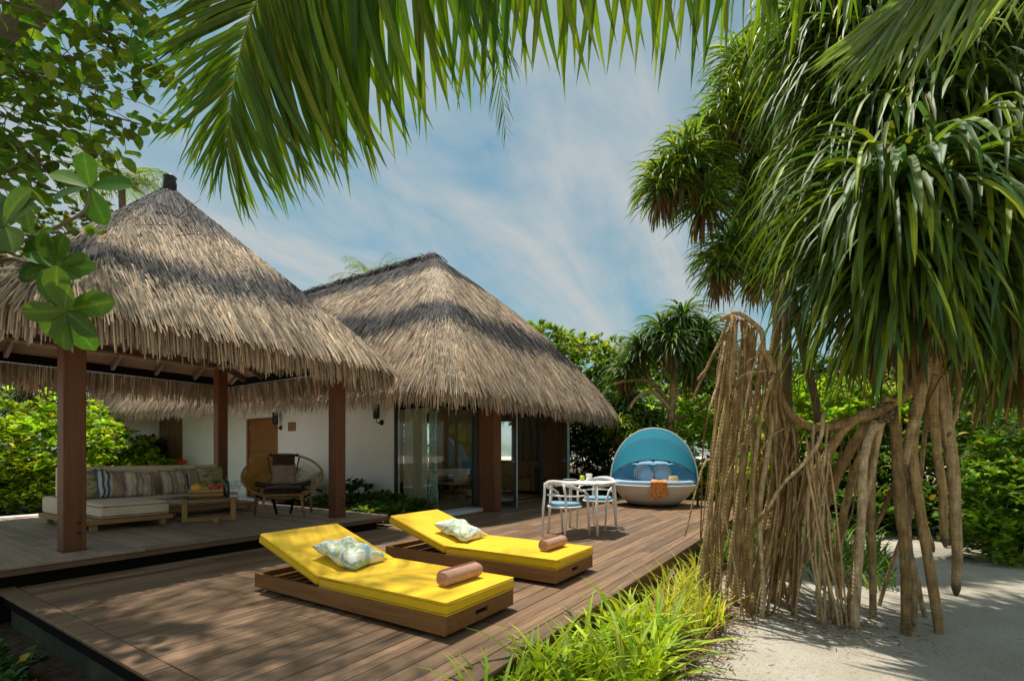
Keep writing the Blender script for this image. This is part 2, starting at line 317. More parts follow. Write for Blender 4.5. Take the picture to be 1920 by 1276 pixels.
class MB:
    def __init__(s): s.v = []; s.f = []; s.sm = []
    def add(s, vs, fs, smooth=False):
        o = len(s.v); s.v += [tuple(x) for x in vs]; s.f += [tuple(i + o for i in f) for f in fs]; s.sm += [smooth] * len(fs); return s
    def box(s, x0, x1, y0, y1, z0, z1, c=0.0, mtx=None):
        if c <= 0:
            vs = [(x, y, z) for x in (x0, x1) for y in (y0, y1) for z in (z0, z1)]
            fs = [(0, 1, 3, 2), (4, 6, 7, 5), (0, 4, 5, 1), (2, 3, 7, 6), (0, 2, 6, 4), (1, 5, 7, 3)]
        else:
            c = min(c, (x1 - x0) * .45, (y1 - y0) * .45, (z1 - z0) * .45); vs = []; X = (x0, x1); Y = (y0, y1); Z = (z0, z1); d = (c, -c)
            ix = lambda i, j, k, a: ((i * 2 + j) * 2 + k) * 3 + a
            for i in (0, 1):
                for j in (0, 1):
                    for k in (0, 1):
                        vs += [(X[i], Y[j] + d[j], Z[k] + d[k]), (X[i] + d[i], Y[j], Z[k] + d[k]), (X[i] + d[i], Y[j] + d[j], Z[k])]
            fs = []
            for i in (0, 1):
                q = [ix(i, 0, 0, 0), ix(i, 1, 0, 0), ix(i, 1, 1, 0), ix(i, 0, 1, 0)]; fs.append(q if i else q[::-1])
                q = [ix(0, i, 0, 1), ix(1, i, 0, 1), ix(1, i, 1, 1), ix(0, i, 1, 1)]; fs.append(q[::-1] if i else q)
                q = [ix(0, 0, i, 2), ix(1, 0, i, 2), ix(1, 1, i, 2), ix(0, 1, i, 2)]; fs.append(q if i else q[::-1])
                for j in (0, 1):
                    q = [ix(i, j, 0, 0), ix(i, j, 0, 1), ix(i, j, 1, 1), ix(i, j, 1, 0)]; fs.append(q if (i ^ j) == 0 else q[::-1])
                    q = [ix(i, 0, j, 0), ix(i, 0, j, 2), ix(i, 1, j, 2), ix(i, 1, j, 0)]; fs.append(q[::-1] if (i ^ j) == 0 else q)
                    q = [ix(0, i, j, 1), ix(0, i, j, 2), ix(1, i, j, 2), ix(1, i, j, 1)]; fs.append(q if (i ^ j) == 0 else q[::-1])
            for i in (0, 1):
                for j in (0, 1):
                    for k in (0, 1):
                        q = [ix(i, j, k, 0), ix(i, j, k, 1), ix(i, j, k, 2)]; fs.append(q if (i + j + k) % 2 else q[::-1])
        if mtx is not None: vs = [tuple(mtx @ Vector(v)) for v in vs]
        return s.add(vs, fs)
    def bar(s, p, q, w, h, c=0.0, up=Vector((0, 0, 1))):
        p = Vector(p); q = Vector(q); z = (q - p); L = z.length; z.normalize(); y = up - z * up.dot(z)
        if y.length < 1e-4: y = Vector((0, 1, 0)) - z * z.y
        y.normalize(); x = y.cross(z); m = Matrix((x, y, z)).transposed().to_4x4(); m.translation = p
        return s.box(-w / 2, w / 2, -h / 2, h / 2, 0, L, c, m)
    def tube(s, pts, rad, n=8, caps=True, closed=False):
        pts = [Vector(p) for p in pts]; k = len(pts); rad = [rad] * k if isinstance(rad, (int, float)) else list(rad)
        vs = []; prev = None
        for i, p in enumerate(pts):
            a = pts[(i - 1) % k] if (closed or i > 0) else p; b = pts[(i + 1) % k] if (closed or i < k - 1) else p
            t = (b - a).normalized() if (b - a).length > 1e-9 else Vector((0, 0, 1))
            if prev is None:
                u = Vector((0, 0, 1)) if abs(t.z) < .9 else Vector((1, 0, 0)); u = (u - t * u.dot(t)).normalized()
            else:
                u = prev - t * prev.dot(t); u = u.normalized() if u.length > 1e-6 else t.orthogonal().normalized()
            prev = u; w = t.cross(u)
            for j in range(n):
                ang = 2 * math.pi * j / n; vs.append(p + (u * math.cos(ang) + w * math.sin(ang)) * rad[i])
        fs = []
        for i in range(k if closed else k - 1):
            i2 = (i + 1) % k
            for j in range(n): fs.append((i * n + j, i * n + (j + 1) % n, i2 * n + (j + 1) % n, i2 * n + j))
        if caps and not closed: fs += [tuple(range(n))[::-1], tuple((k - 1) * n + j for j in range(n))]
        return s.add(vs, fs, True)
    def lathe(s, prof, n=24, c=(0, 0, 0), sx=1.0, sy=1.0, caps=True):
        vs = [(c[0] + r * sx * math.cos(2 * math.pi * j / n), c[1] + r * sy * math.sin(2 * math.pi * j / n), c[2] + z) for r, z in prof for j in range(n)]
        fs = [(i * n + j, i * n + (j + 1) % n, (i + 1) * n + (j + 1) % n, (i + 1) * n + j) for i in range(len(prof) - 1) for j in range(n)]
        if caps: fs += [tuple(range(n))[::-1], tuple((len(prof) - 1) * n + j for j in range(n))]
        return s.add(vs, fs, True)
    def ball(s, c, rx, ry=None, rz=None, n=12, m=8):
        ry = ry or rx; rz = rz or rx
        prof = [(max(1e-4, math.sin(math.pi * i / m)), -math.cos(math.pi * i / m)) for i in range(m + 1)]
        vs = [(c[0] + r * rx * math.cos(2 * math.pi * j / n), c[1] + r * ry * math.sin(2 * math.pi * j / n), c[2] + z * rz) for r, z in prof for j in range(n)]
        fs = [(i * n + j, i * n + (j + 1) % n, (i + 1) * n + (j + 1) % n, (i + 1) * n + j) for i in range(m) for j in range(n)]
        return s.add(vs, fs, True)
    def grid(s, P, smooth=True, closed=False):
        r = len(P); c = len(P[0]); vs = [p for row in P for p in row]; fs = []
        for i in range(r - 1):
            for j in range(c if closed else c - 1): fs.append((i * c + j, i * c + (j + 1) % c, (i + 1) * c + (j + 1) % c, (i + 1) * c + j))
        return s.add(vs, fs, smooth)
    def mesh(s, name, mat, off=Vector((0, 0, 0))):
        me = bpy.data.meshes.new(name); me.from_pydata([(v[0] - off.x, v[1] - off.y, v[2] - off.z) for v in s.v], [], s.f)
        me.polygons.foreach_set('use_smooth', s.sm); me.materials.append(mat); me.update(); return me
    def build(s, name, mat, parent=None, label=None):
        off = worldloc(parent) if parent is not None else Vector((0, 0, 0))
        o = link(name, s.mesh(name, mat, off), parent)
        if label: o['label'] = label
        return o
def fix_normals(o):
    bm = bmesh.new(); bm.from_mesh(o.data); bmesh.ops.recalc_face_normals(bm, faces=bm.faces); bm.to_mesh(o.data); bm.free(); return o
def rbox(name, mat, parent, x0, x1, y0, y1, z0, z1, r=0.03, seg=3, puff=0.0):
    bm = bmesh.new(); bmesh.ops.create_cube(bm, size=1.0)
    for v in bm.verts: v.co = Vector(((x0 + x1) / 2 + v.co.x * (x1 - x0), (y0 + y1) / 2 + v.co.y * (y1 - y0), (z0 + z1) / 2 + v.co.z * (z1 - z0)))
    if puff: bmesh.ops.subdivide_edges(bm, edges=bm.edges[:], cuts=6, use_grid_fill=True)
    es = [e for e in bm.edges if len(e.link_faces) == 2 and e.calc_face_angle() > 0.5]
    bmesh.ops.bevel(bm, geom=es, offset=r, segments=seg, affect='EDGES', profile=0.5)
    if puff:
        for v in bm.verts:
            a = 1 - (2 * (v.co.x - (x0 + x1) / 2) / (x1 - x0)) ** 2; b = 1 - (2 * (v.co.y - (y0 + y1) / 2) / (y1 - y0)) ** 2
            if v.co.z > (z0 + z1) / 2: v.co.z += puff * max(0, a) ** .5 * max(0, b) ** .5
    for f in bm.faces: f.smooth = True
    off = worldloc(parent) if parent is not None else Vector((0, 0, 0))
    bmesh.ops.translate(bm, vec=-off, verts=bm.verts)
    me = bpy.data.meshes.new(name); bm.to_mesh(me); bm.free(); me.materials.append(mat)
    return link(name, me, parent)
def pillow_mesh(name, mat, w, h, t, n=14, rumple=0.012, seed=0):
    r = random.Random(seed); ph = [r.uniform(0, 6.3) for _ in range(6)]
    P = [[], []]
    for sd in (0, 1):
        for i in range(n + 1):
            row = []
            for j in range(n + 1):
                u = 2 * i / n - 1; v = 2 * j / n - 1
                x = u * (1 - .10 * (1 - v * v)) * w / 2; y = v * (1 - .10 * (1 - u * u)) * h / 2
                k = max(0, (1 - u ** 4) * (1 - v ** 4)) ** .55
                z = (t / 2 * k + rumple * k * (math.sin(5 * u + 3 * v + ph[0]) + math.sin(7 * v - 4 * u + ph[1]))) * (1 if sd else -1)
                row.append((x, y, z))
            P[sd].append(row)
    m = MB(); m.grid(P[1]); m.grid([row[::-1] for row in P[0]]); me = m.mesh(name, mat)
    bm = bmesh.new(); bm.from_mesh(me); bmesh.ops.remove_doubles(bm, verts=bm.verts, dist=1e-4); bm.to_mesh(me); bm.free()
    return me
def place(o, loc, x, z):   # orient: local x and local z given in the world
    x = Vector(x).normalized(); z = Vector(z); z = (z - x * z.dot(x)).normalized(); y = z.cross(x)
    m = Matrix((x, y, z)).transposed().to_4x4(); m.translation = loc; o.matrix_local = m; return o
def copy_tree(o, parent=None, **kw):
    c = o.copy(); COL.objects.link(c); c.parent = parent
    for ch in list(o.children): copy_tree(ch, c)
    for k, v in kw.items(): c[k] = v
    return c

# ------------------------------------------------------------------ vectorised strips (leaves, reeds, blades)
PROF = {'strap': lambda s: np.minimum(1, .75 + s) * np.sqrt(np.clip(1 - s ** 3.5, 0, 1)) + .01,
        'reed': lambda s: (1 - .35 * s),
        'leaflet': lambda s: np.clip(np.minimum(.25 + 4 * s, 1), 0, 1) * np.clip(1 - s ** 2.2, 0, 1) ** .8 + .015,
        'blade': lambda s: np.minimum(1, .6 + 1.5 * s) * np.clip(1 - s ** 2.5, 0, 1) + .01,
        'broad': lambda s: np.interp(s, [0, .12, .35, .65, .85, 1], [.10, .35, .78, 1.0, .80, .08]),
        'oval': lambda s: np.interp(s, [0, .1, .35, .6, .85, 1], [.12, .62, 1.0, .9, .45, .04])}
def straps(base, az, el0, el1, L, W, K=5, power=1.3, fold=.25, twist=None, prof='strap', curl=0.0, azdrift=None):
    base = np.asarray(base, float); n = len(base); az = np.broadcast_to(az, n); el0 = np.broadcast_to(el0, n).astype(float); el1 = np.broadcast_to(el1, n).astype(float)
    L = np.broadcast_to(L, n).astype(float); W = np.broadcast_to(W, n).astype(float)
    s = np.linspace(0, 1, K + 1); sm = (s[1:] + s[:-1]) / 2; pw = np.broadcast_to(power, n)[:, None]
    el = el0[:, None] + (el1 - el0)[:, None] * sm[None, :] ** pw
    a = np.repeat(az[:, None], K, 1)
    if azdrift is not None: a = a + np.asarray(azdrift)[:, None] * sm[None, :]
    d = np.stack([np.cos(el) * np.cos(a), np.cos(el) * np.sin(a), np.sin(el)], -1)
    P = np.concatenate([np.zeros((n, 1, 3)), np.cumsum(d * (L / K)[:, None, None], 1)], 1) + base[:, None, :]
    dd = np.concatenate([d[:, :1], (d[:, 1:] + d[:, :-1]) / 2, d[:, -1:]], 1); dd /= np.linalg.norm(dd, axis=-1, keepdims=True) + 1e-9
    ae = np.concatenate([a[:, :1], a], 1)
    side = np.stack([-np.sin(ae), np.cos(ae), np.zeros_like(ae)], -1); nor = np.cross(dd, side)
    if twist is not None:
        tw = np.broadcast_to(twist, n)[:, None, None]; side, nor = side * np.cos(tw) + nor * np.sin(tw), nor * np.cos(tw) - side * np.sin(tw)
    w = W[:, None] * PROF[prof](s)[None, :] / 2; w = w[..., None]
    left = P - side * w + nor * w * fold; right = P + side * w + nor * w * fold
    V = np.stack([left, P, right], 2)                       # n,K+1,3,3
    ix = np.arange(n * (K + 1) * 3).reshape(n, K + 1, 3)
    q1 = np.stack([ix[:, :-1, 0], ix[:, :-1, 1], ix[:, 1:, 1], ix[:, 1:, 0]], -1); q2 = np.stack([ix[:, :-1, 1], ix[:, :-1, 2], ix[:, 1:, 2], ix[:, 1:, 1]], -1)
    return V.reshape(-1, 3), np.concatenate([q1, q2]).reshape(-1, 4), (K + 1) * 3
def flatstraps(base, az, el0, el1, L, W, K=2, twist=None, prof='reed', power=1.0):
    V, Q, per = straps(base, az, el0, el1, L, W, K, power, 0.0, twist, prof)
    n = len(base); V = V.reshape(n, K + 1, 3, 3)[:, :, [0, 2]]; ix = np.arange(n * (K + 1) * 2).reshape(n, K + 1, 2)
    Q = np.stack([ix[:, :-1, 0], ix[:, :-1, 1], ix[:, 1:, 1], ix[:, 1:, 0]], -1).reshape(-1, 4)
    return V.reshape(-1, 3), Q, (K + 1) * 2
def pcol(cols, per): return np.repeat(np.asarray(cols), per, 0)
def jit(c, n, h=.18, v=.3):
    c = np.asarray(c, float); k = np.exp(rng.normal(0, v, (n, 1))); j = 1 + rng.normal(0, h, (n, 3)) * np.array([1, .35, .8]); return np.clip(c * k * j, .002, 1)
class Bag:                      # gathers strips into one mesh
    def __init__(s): s.V = []; s.Q = []; s.C = []; s.n = 0
    def add(s, V, Q, col): s.V.append(V); s.Q.append(Q + s.n); s.C.append(col); s.n += len(V)
    def build(s, name, mat, parent=None, kind='stuff', smooth=True):
        V = np.concatenate(s.V); off = worldloc(parent) if parent is not None else Vector((0, 0, 0))
        o = link(name, np_mesh(name, V - np.array(off), np.concatenate(s.Q), None, np.concatenate(s.C), smooth, mat), parent)
        if kind: o['kind'] = kind
        return o
def leaf_variants(name, mat, k, L, W, e0, e1, K=5, prof='strap', fold=.25, power=1.3, tw=.2):
    out = []
    for i in range(k):
        V, Q, _ = straps(np.zeros((1, 3)), 0.0, rng.uniform(*e0), rng.uniform(*e1), L * rng.uniform(.85, 1.1), W, K, power, fold, rng.uniform(-tw, tw), prof, azdrift=rng.uniform(-.3, .3, 1))
        me = np_mesh(name, V, Q, None, None, True, mat); at_ = me.attributes.new('Vein', 'FLOAT', 'POINT'); at_.data.foreach_set('value', np.tile([0, 1, 0], len(V) // 3).astype(np.float32)); out.append(me)
    return out

# ------------------------------------------------------------------ the ground
SANDZ = -0.30
def ground():
    m = MB(); xs = [-400, -100, -30, -8] + [i * .5 for i in range(-8, 41)] + [26, 40, 100, 400]; ys = [-400, -100, -30, -8] + [-5 + i * .5 for i in range(0, 28)] + [14, 30, 100, 400]
    P = []
    for x in xs:
        row = []
        for y in ys:
            near = 1.0 if (-6 < x < 22 and -6 < y < 10) else 0.0
            z = SANDZ + near * .035 * (math.sin(x * 1.3 + y * .7) + math.sin(x * .6 - y * 1.9))
            if y > 1.3 and x > 0: z = SANDZ - .06
            if x < 1.6 and y > 1.2: z = SANDZ - .06
            row.append((x, y, z))
        P.append(row)
    o = m.grid(P).build('sand_ground', M_sand); tag(o, kind='structure')
ground()
def patch(name, pts, z, mat, kind='structure'):
    m = MB(); m.add([(x, y, z) for x, y in pts], [tuple(range(len(pts)))]); o = m.build(name, mat); fix_normals(o)
    tag(o, kind=kind); return o
patch('soil_bed', [(2.0, 1.6), (2.0, .62), (2.6, .95), (3.3, .85), (4.1, .75), (5.2, .72), (7.0, .9), (13, .6), (15.5, -1.2), (40, -2), (40, 1.6)], SANDZ + .045, M_soil)
patch('garden_soil', [(13.1, 1.7), (60, 1.7), (60, 60), (-60, 60), (-60, 12.5), (13.1, 12.5)], SANDZ - .02, M_soil)
patch('shaded_soil', [(-1.2, 2.6), (.6, 1.4), (1.3, 1.2), (1.3, 6.2), (-1.6, 6.2)], SANDZ - .015, M_soil)
patch('side_path', [(-3, 10.75), (6.9, 10.75), (6.9, 12.45), (-3, 12.45)], 0.05, M_slab)

# ------------------------------------------------------------------ wooden deck, board by board
deck = thing('deck', None, None); tag(deck, kind='structure')
PLK = {}
def plank(parent, mat, L, W, T, x, y, z, along, name='plank'):
    key = (round(L, 2), W, T, along, mat.name)
    if key not in PLK:
        m = MB()
        if along == 0: m.box(-L / 2, L / 2, -W / 2, W / 2, -T, 0, .004)
        else: m.box(-W / 2, W / 2, -L / 2, L / 2, -T, 0, .004)
        PLK[key] = m.mesh('plank', mat)
    o = link(name, PLK[key], parent); o.location = (x, y, z + rnd.uniform(-.0012, .0012)); return o
LENS = (1.2, 1.8, 2.4, 3.0)
def planked(parent, mat, a0, a1, b0, b1, z, along, W=.138, gap=.006, T=.025, off=0):
    nrow = int(round((b1 - b0) / (W + gap)))
    W2 = round((b1 - b0) / nrow - gap, 4)
    for r in range(nrow):
        b = b0 + (r + .5) * (W2 + gap); a = a0
        first = True
        while a < a1 - .02:
            L = rnd.choice(LENS) if not first else rnd.choice((.9, 1.5, 2.1, 2.7)); first = False
            if a + L > a1 - .5: L = a1 - a
            x, y = (a + L / 2, b) if along == 0 else (b, a + L / 2)
            plank(parent, mat, round(L - .004, 3), W2, T, x, y, z, along); a += L
planked(deck, M_deck, 1.24, 12.9, 1.655, 5.93, 0, 0)
planked(deck, M_deck, 5.62, 12.9, 5.93, 6.36, 0, 0)
for i in range(3): plank(deck, M_deck, 1.49, .132, .025, 1.169, 1.515 + 1.5 * i + .75, .001, 1, 'border_plank')
for i in range(6): plank(deck, M_deck, 1.93, .138, .025, 1.245 + 1.94 * i + .965, 1.58, .001, 0, 'border_plank')
m = MB(); m.box(1.16, 12.84, 1.56, 6.3, -.05, -.027); m.build('joist_deck', M_dark, deck)
m = MB(); m.box(1.145, 1.17, 1.54, 5.9, -.13, -.027); m.build('edge_board', M_dark, deck); m = MB(); m.box(1.171, 12.85, 1.535, 1.565, -.13, -.027); m.build('edge_board', M_beam, deck)  # left board near black: the shade below the edge painted into its colour
m = MB(); m.box(1.19, 1.24, 1.58, 5.9, -.36, -.135); m.box(1.24, 12.8, 1.575, 1.62, -.36, -.135); m.build('plinth', M_plinth, deck)

plat = thing('pavilion_platform', None, None); tag(plat, kind='structure')
planked(plat, M_decky, 6.06, 10.62, .55, 5.36, .19, 1)
for i in range(3): plank(plat, M_decky, 1.62, .134, .03, .56 + 1.625 * i + .81, 5.985, .191, 0, 'border_plank')
plank(plat, M_decky, 4.68, .134, .03, 5.44, 8.28, .191, 1, 'border_plank')
m = MB(); m.box(.58, 5.46, 5.97, 10.6, .10, .163); m.build('joist_platform', M_dark, plat)
m = MB(); m.box(.57, 5.5, 5.93, 5.965, .105, .16); m.box(5.47, 5.502, 5.966, 10.6, .105, .16); m.build('edge_board', M_beam, plat)
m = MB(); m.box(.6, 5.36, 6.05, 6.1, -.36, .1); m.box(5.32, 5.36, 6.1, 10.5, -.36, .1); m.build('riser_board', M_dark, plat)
tag(MB().box(6.9, 8.105, 5.98, 6.40, .001, .065, .006).build('step_slab', M_slab), 'pale stone step slab on the deck in front of the glass corner', 'step')
# ------------------------------------------------------------------ thatched roofs
TAN = np.array((0.50, 0.385, 0.272)); GREY = np.array((0.048, 0.045, 0.046))
def round_rect(x, y, a, b, r):
    """sharp-rectangle points (relative to the centre) moved onto the rounded rectangle, with outward normals"""
    nx = np.where(np.abs(x) / a >= np.abs(y) / b - 1e-9, np.sign(x), 0.0) * (np.abs(np.abs(x) - a) < 1e-4); ny = np.sign(y) * (np.abs(np.abs(y) - b) < 1e-4) * (nx == 0)
    cx_, cy_ = np.maximum(a - r, 0), np.maximum(b - r, 0); inc = (np.abs(x) > cx_) & (np.abs(y) > cy_)
    vx = np.abs(x) - cx_; vy = np.abs(y) - cy_; l = np.hypot(vx, vy) + 1e-9
    X = np.where(inc, np.sign(x) * (cx_ + r * vx / l), x); Y = np.where(inc, np.sign(y) * (cy_ + r * vy / l), y)
    nx = np.where(inc, np.sign(x) * vx / l, nx); ny = np.where(inc, np.sign(y) * vy / l, ny)
    return X, Y, nx, ny
class Roof:
    def __init__(s, cx, cy, h, rh, prof, rc=.5, tilt=0.0):
        s.cx, s.cy, s.h, s.rh, s.prof, s.rc, s.tilt = cx, cy, h, rh, prof, rc, tilt   # h: half sizes grown from the ridge, rh: extra half ridge in Y
    def pt(s, face, e, f):
        a = np.maximum(s.h[0] * f, 1e-3); b = np.maximum(s.rh + s.h[1] * f, 1e-3)
        x = np.where(face == 0, a, np.where(face == 1, -a, e * a)); y = np.where(face == 2, b, np.where(face == 3, -b, e * b))
        r = np.minimum(s.rc * (.15 + f), np.minimum(a, b) * .9)
        X, Y, nx, ny = round_rect(x, y, a, b, r)
        z = s.prof(f) + s.tilt * np.clip((Y + b) / (2 * b), 0, 1) * f
        return X + s.cx, Y + s.cy, z, nx, ny
    def slope(s, f): return np.arctan2((s.prof(f - .01) - s.prof(f + .01)) / .02, s.h[0])
    def reeds(s, n, L, W, bands, faces, wf, fmax=1.0, fmin=0.0, lift=(-.01, .07)):
        face = rng.choice(faces, n, p=np.array(wf) / sum(wf)); f = np.sqrt(rng.uniform(fmin ** 2, fmax ** 2, n)) if s.rh == 0 else rng.uniform(fmin, fmax, n)
        e = rng.uniform(-1, 1, n)
        if s.rh == 0: pass
        else:
            keep = (face < 2) | (rng.uniform(0, 1, n) < f); face, f, e = face[keep], f[keep], e[keep]; n = len(f)
        X, Y, Z, nx, ny = s.pt(face, e, f); az = np.arctan2(ny, nx) + rng.normal(0, .15, n); sl = s.slope(f)
        el = -sl + rng.uniform(*lift, n)
        Z = Z + rng.uniform(0.0, .035, n); Lr = rng.uniform(*L, n)
        V, Q, per = flatstraps(np.stack([X, Y, Z], -1), az, el, el - .12, Lr, rng.uniform(*W, n), 2, rng.normal(0, .30, n))
        fj = f + .55 * Lr / (s.h[0] * 1.48) + rng.normal(0, .014, n) + .02 * np.sin(X * 2.1 + Y * 1.7); dark = np.zeros(n)
        if s.rh == 0: fj = fj - np.where(face == 3, .17 * (1 - e) / 2, np.where(face == 1, .17, 0)) * np.clip((f - .3) * 3, 0, 1); dark = .75 * ((np.abs(e) > .90) & (f < .72))
        for lo, hi, amt in bands: dark = np.maximum(dark, amt * ((fj > lo) & (fj < hi)))
        dark = np.clip(dark * rng.uniform(.97, 1.2, n) + (rng.uniform(0, 1, n) < .12) * rng.uniform(.3, .9, n), 0, 1)[:, None]
        c = jit(TAN, n, .06, .30) * (1 - dark) + jit(GREY, n, .03, .6) * dark
        return V, Q, pcol(c, per)
    def fringe(s, n, faces, wf, L, W, f=(.93, 1.0), el=(-1.15, -.75), zj=.0):
        face = rng.choice(faces, n, p=np.array(wf) / sum(wf)); ff = rng.uniform(*f, n); e = rng.uniform(-1, 1, n)
        X, Y, Z, nx, ny = s.pt(face, e, ff); az = np.arctan2(ny, nx) + rng.normal(0, .18, n); e0 = rng.uniform(*el, n)
        Z = Z + rng.uniform(-.10, .03, n) + zj
        V, Q, per = flatstraps(np.stack([X, Y, Z], -1), az, e0, np.full(n, -1.52), rng.uniform(*L, n), rng.uniform(*W, n), 3, rng.normal(0, .5, n), power=.6)
        return V, Q, pcol(jit(TAN * .92, n, .07, .25), per)
    def shell(s, parent, name, mat, dz, fs, faces=(0, 2, 1, 3), inset=0.0, flip=False):
        m = MB(); ne = 24
        P = []
        for f in fs:
            row = []
            for fc, sgn in ((0, 1), (2, -1), (1, -1), (3, 1)):
                for k in range(ne):
                    e = sgn * (-1 + 2 * k / ne); X, Y, Z, nx, ny = s.pt(np.array([fc]), np.array([e]), np.array([f])); row.append((float(X[0] - nx[0] * inset), float(Y[0] - ny[0] * inset), float(Z[0]) + dz))
            P.append(row)
        m.grid(P, True, True); return m.build(name, mat, parent)

# ------------------------------------------------------------------ the open pavilion
PX0, PX1, PY0, PY1 = 1.73, 4.89, 6.41, 9.90; PCX, PCY = 3.31, 8.15
pav = thing('pavilion', 'open timber pavilion with a peaked thatched roof above the lounge', 'pavilion', (PCX, PCY, .19))
for x, y in ((PX0, PY0), (PX1, PY0), (PX1, PY1), (PX0, PY1)):
    p = MB().box(x - .09, x + .09, y - .09, y + .09, .19, 2.78, .006).build('post', M_post, pav)
    MB().box(x - .095, x + .095, y - .095, y + .095, .191, .197).build('base_plate', M_black, p)
    for zz in (.37, .47):
        MB().tube([(x + .03, y - .091, zz), (x + .03, y - .099, zz)], .014, 10).build('bolt', M_black, p)
for y in (PY0, PY1): MB().box(PX0 - .15, PX1 + .15, y - .06, y + .06, 2.782, 2.92, .006).build('beam', M_beam, pav)
for x in (PX0, PX1): MB().box(x - .06, x + .06, PY0 - .15, PY1 + .15, 2.925, 3.03, .006).build('beam', M_beam, pav)
for y in (PY0 + .061, PY1 - .09): MB().box(PX0 + .1, PX1 - .1, y, y + .028, 2.775, 2.82, .004).build('trim_strip', M_ceil, pav)
for x in (PX0 + .061, PX1 - .09): MB().box(x, x + .028, PY0 + .1, PY1 - .1, 2.775, 2.82, .004).build('trim_strip', M_ceil, pav)
pr = Roof(PCX, PCY, (2.30, 2.46), 0.0, lambda f: 5.10 - 2.50 * f, .55)
roof_p = thing('roof', None, None); roof_p.parent = pav
pr.shell(roof_p, 'roof_core', M_under, -.03, [0.001, .25, .5, .75, .9, .985])
pr.shell(roof_p, 'ceiling_lining', M_ceil, -.17, [0.01, .3, .6, .80, .94], inset=.02)
bandsP = [(0, .36, 1.0), (.36, .43, .5), (.60, .73, .95), (.56, .77, .35)]
b = Bag(); b.add(*pr.reeds(64000, (.22, .46), (.008, .017), bandsP, [0, 1, 2, 3], [1, 1, 1, 1], .99))
b.add(*pr.fringe(8500, [0, 1, 2, 3], [1, 1, 1, 1], (.24, .52), (.009, .019)))
b.add(*pr.fringe(2200, [0, 1, 2, 3], [1, 1, 1, 1], (.20, .36), (.012, .022), (.94, .985), (-1.45, -1.1), -.14))
b.build('thatch', M_thatch, roof_p)
MB().lathe([(.02, 5.02), (.085, 5.04), (.09, 5.12), (.075, 5.18), (.09, 5.22), (.05, 5.25), (.002, 5.25)], 10, (PCX, PCY, 0)).build('roof_finial', M_black, roof_p)
# loose twigs on the roof
for i in range(9):
    f = rnd.uniform(.2, .85); e = rnd.uniform(-.7, .7); X, Y, Z, nx, ny = pr.pt(np.array([3]), np.array([e]), np.array([f])); q = Vector((X[0], Y[0] - .03, Z[0] + .07)); d = Vector((rnd.uniform(-1, 1), -.3, rnd.uniform(-.5, .3))).normalized()
    MB().tube([q, q + d * .14 + Vector((0, 0, .01)), q + d * rnd.uniform(.25, .45)], [.005, .004, .002], 5).build('twig', M_dark, roof_p)

# rafters and eave boards seen from below
for k in range(7):
    x = PX0 - .36 + k * .645
    for sy, y0 in ((1, PY1), (-1, PY0)):
        MB().bar((x, y0 - sy * .5, 3.10), (x, y0 + sy * .40, 2.63), .05, .11, .004).build('rafter', M_beam, pav)
for k in range(6):
    y = PY0 + .15 + k * .64
    for sx, x0 in ((1, PX1), (-1, PX0)):
        MB().bar((x0 - sx * .5, y, 3.10), (x0 + sx * .40, y, 2.63), .05, .11, .004).build('rafter', M_beam, pav)
for x in (PX0 - .42, PX1 + .42): MB().box(x - .015, x + .015, PY0 - .41, PY1 + .41, 2.54, 2.68, .003).build('eave_board', M_dark, pav)
for y in (PY0 - .42, PY1 + .42): MB().box(PX0 - .40, PX1 + .40, y - .015, y + .015, 2.54, 2.68, .003).build('eave_board', M_dark, pav)
MB().tube([(PX0 - .38, PY1 + .395, 2.53), (PX1 + .38, PY1 + .395, 2.53)], .008, 6).build('lighting_rail', M_alum, pav)
MB().tube([(PX1 + .395, PY0 - .38, 2.53), (PX1 + .395, PY1 + .38, 2.53)], .008, 6).build('lighting_rail', M_alum, pav)

# ------------------------------------------------------------------ the villa
VX, VY = 7.56, 6.58; VX1, VY1 = 13.25, 23.5
RX0, RY0, RX1, RY1 = 6.2, 5.23, 14.14, 23.6
hx = (RX1 - RX0) / 2; RCX, RCY = RX0 + hx, (RY0 + RY1) / 2
villa = thing('villa', 'white walled villa with glass doors under a long thatched hip roof', 'villa', (RCX, RCY, 0))
vr = Roof(RCX, RCY, (hx, hx), (RY1 - RY0) / 2 - hx, lambda f: 6.64 - 3.3 * f - .92 * np.abs(f) ** 3.2, .8, .34)
roof_v = thing('roof', None, None); roof_v.parent = villa
vr.shell(roof_v, 'roof_core', M_under, -.04, [0.001, .2, .4, .6, .8, .9, .985])
vr.shell(roof_v, 'ceiling_lining', M_under, -.30, [0.05, .4, .7, .985], inset=.02)
bandsV = [(0, .29, 1.0), (.29, .33, .45), (.66, .80, 1.0), (.63, .83, .3)]
b = Bag(); b.add(*vr.reeds(135000, (.24, .5), (.009, .019), bandsV, [1, 3], [2.0, 1.5], .99))
b.add(*vr.reeds(6000, (.4, .8), (.03, .05), bandsV, [0, 2], [1.0, 1.0], .99))
b.add(*vr.fringe(17000, [1, 3, 0, 2], [2.2, 1.2, .4, .2], (.24, .52), (.009, .020), (.94, 1.0), (-1.1, -.7)))
b.add(*vr.fringe(5000, [1, 3], [2.2, 1.2], (.22, .42), (.012, .022), (.92, .985), (-1.45, -1.1), -.2))
b.build('thatch', M_thatch, roof_v)
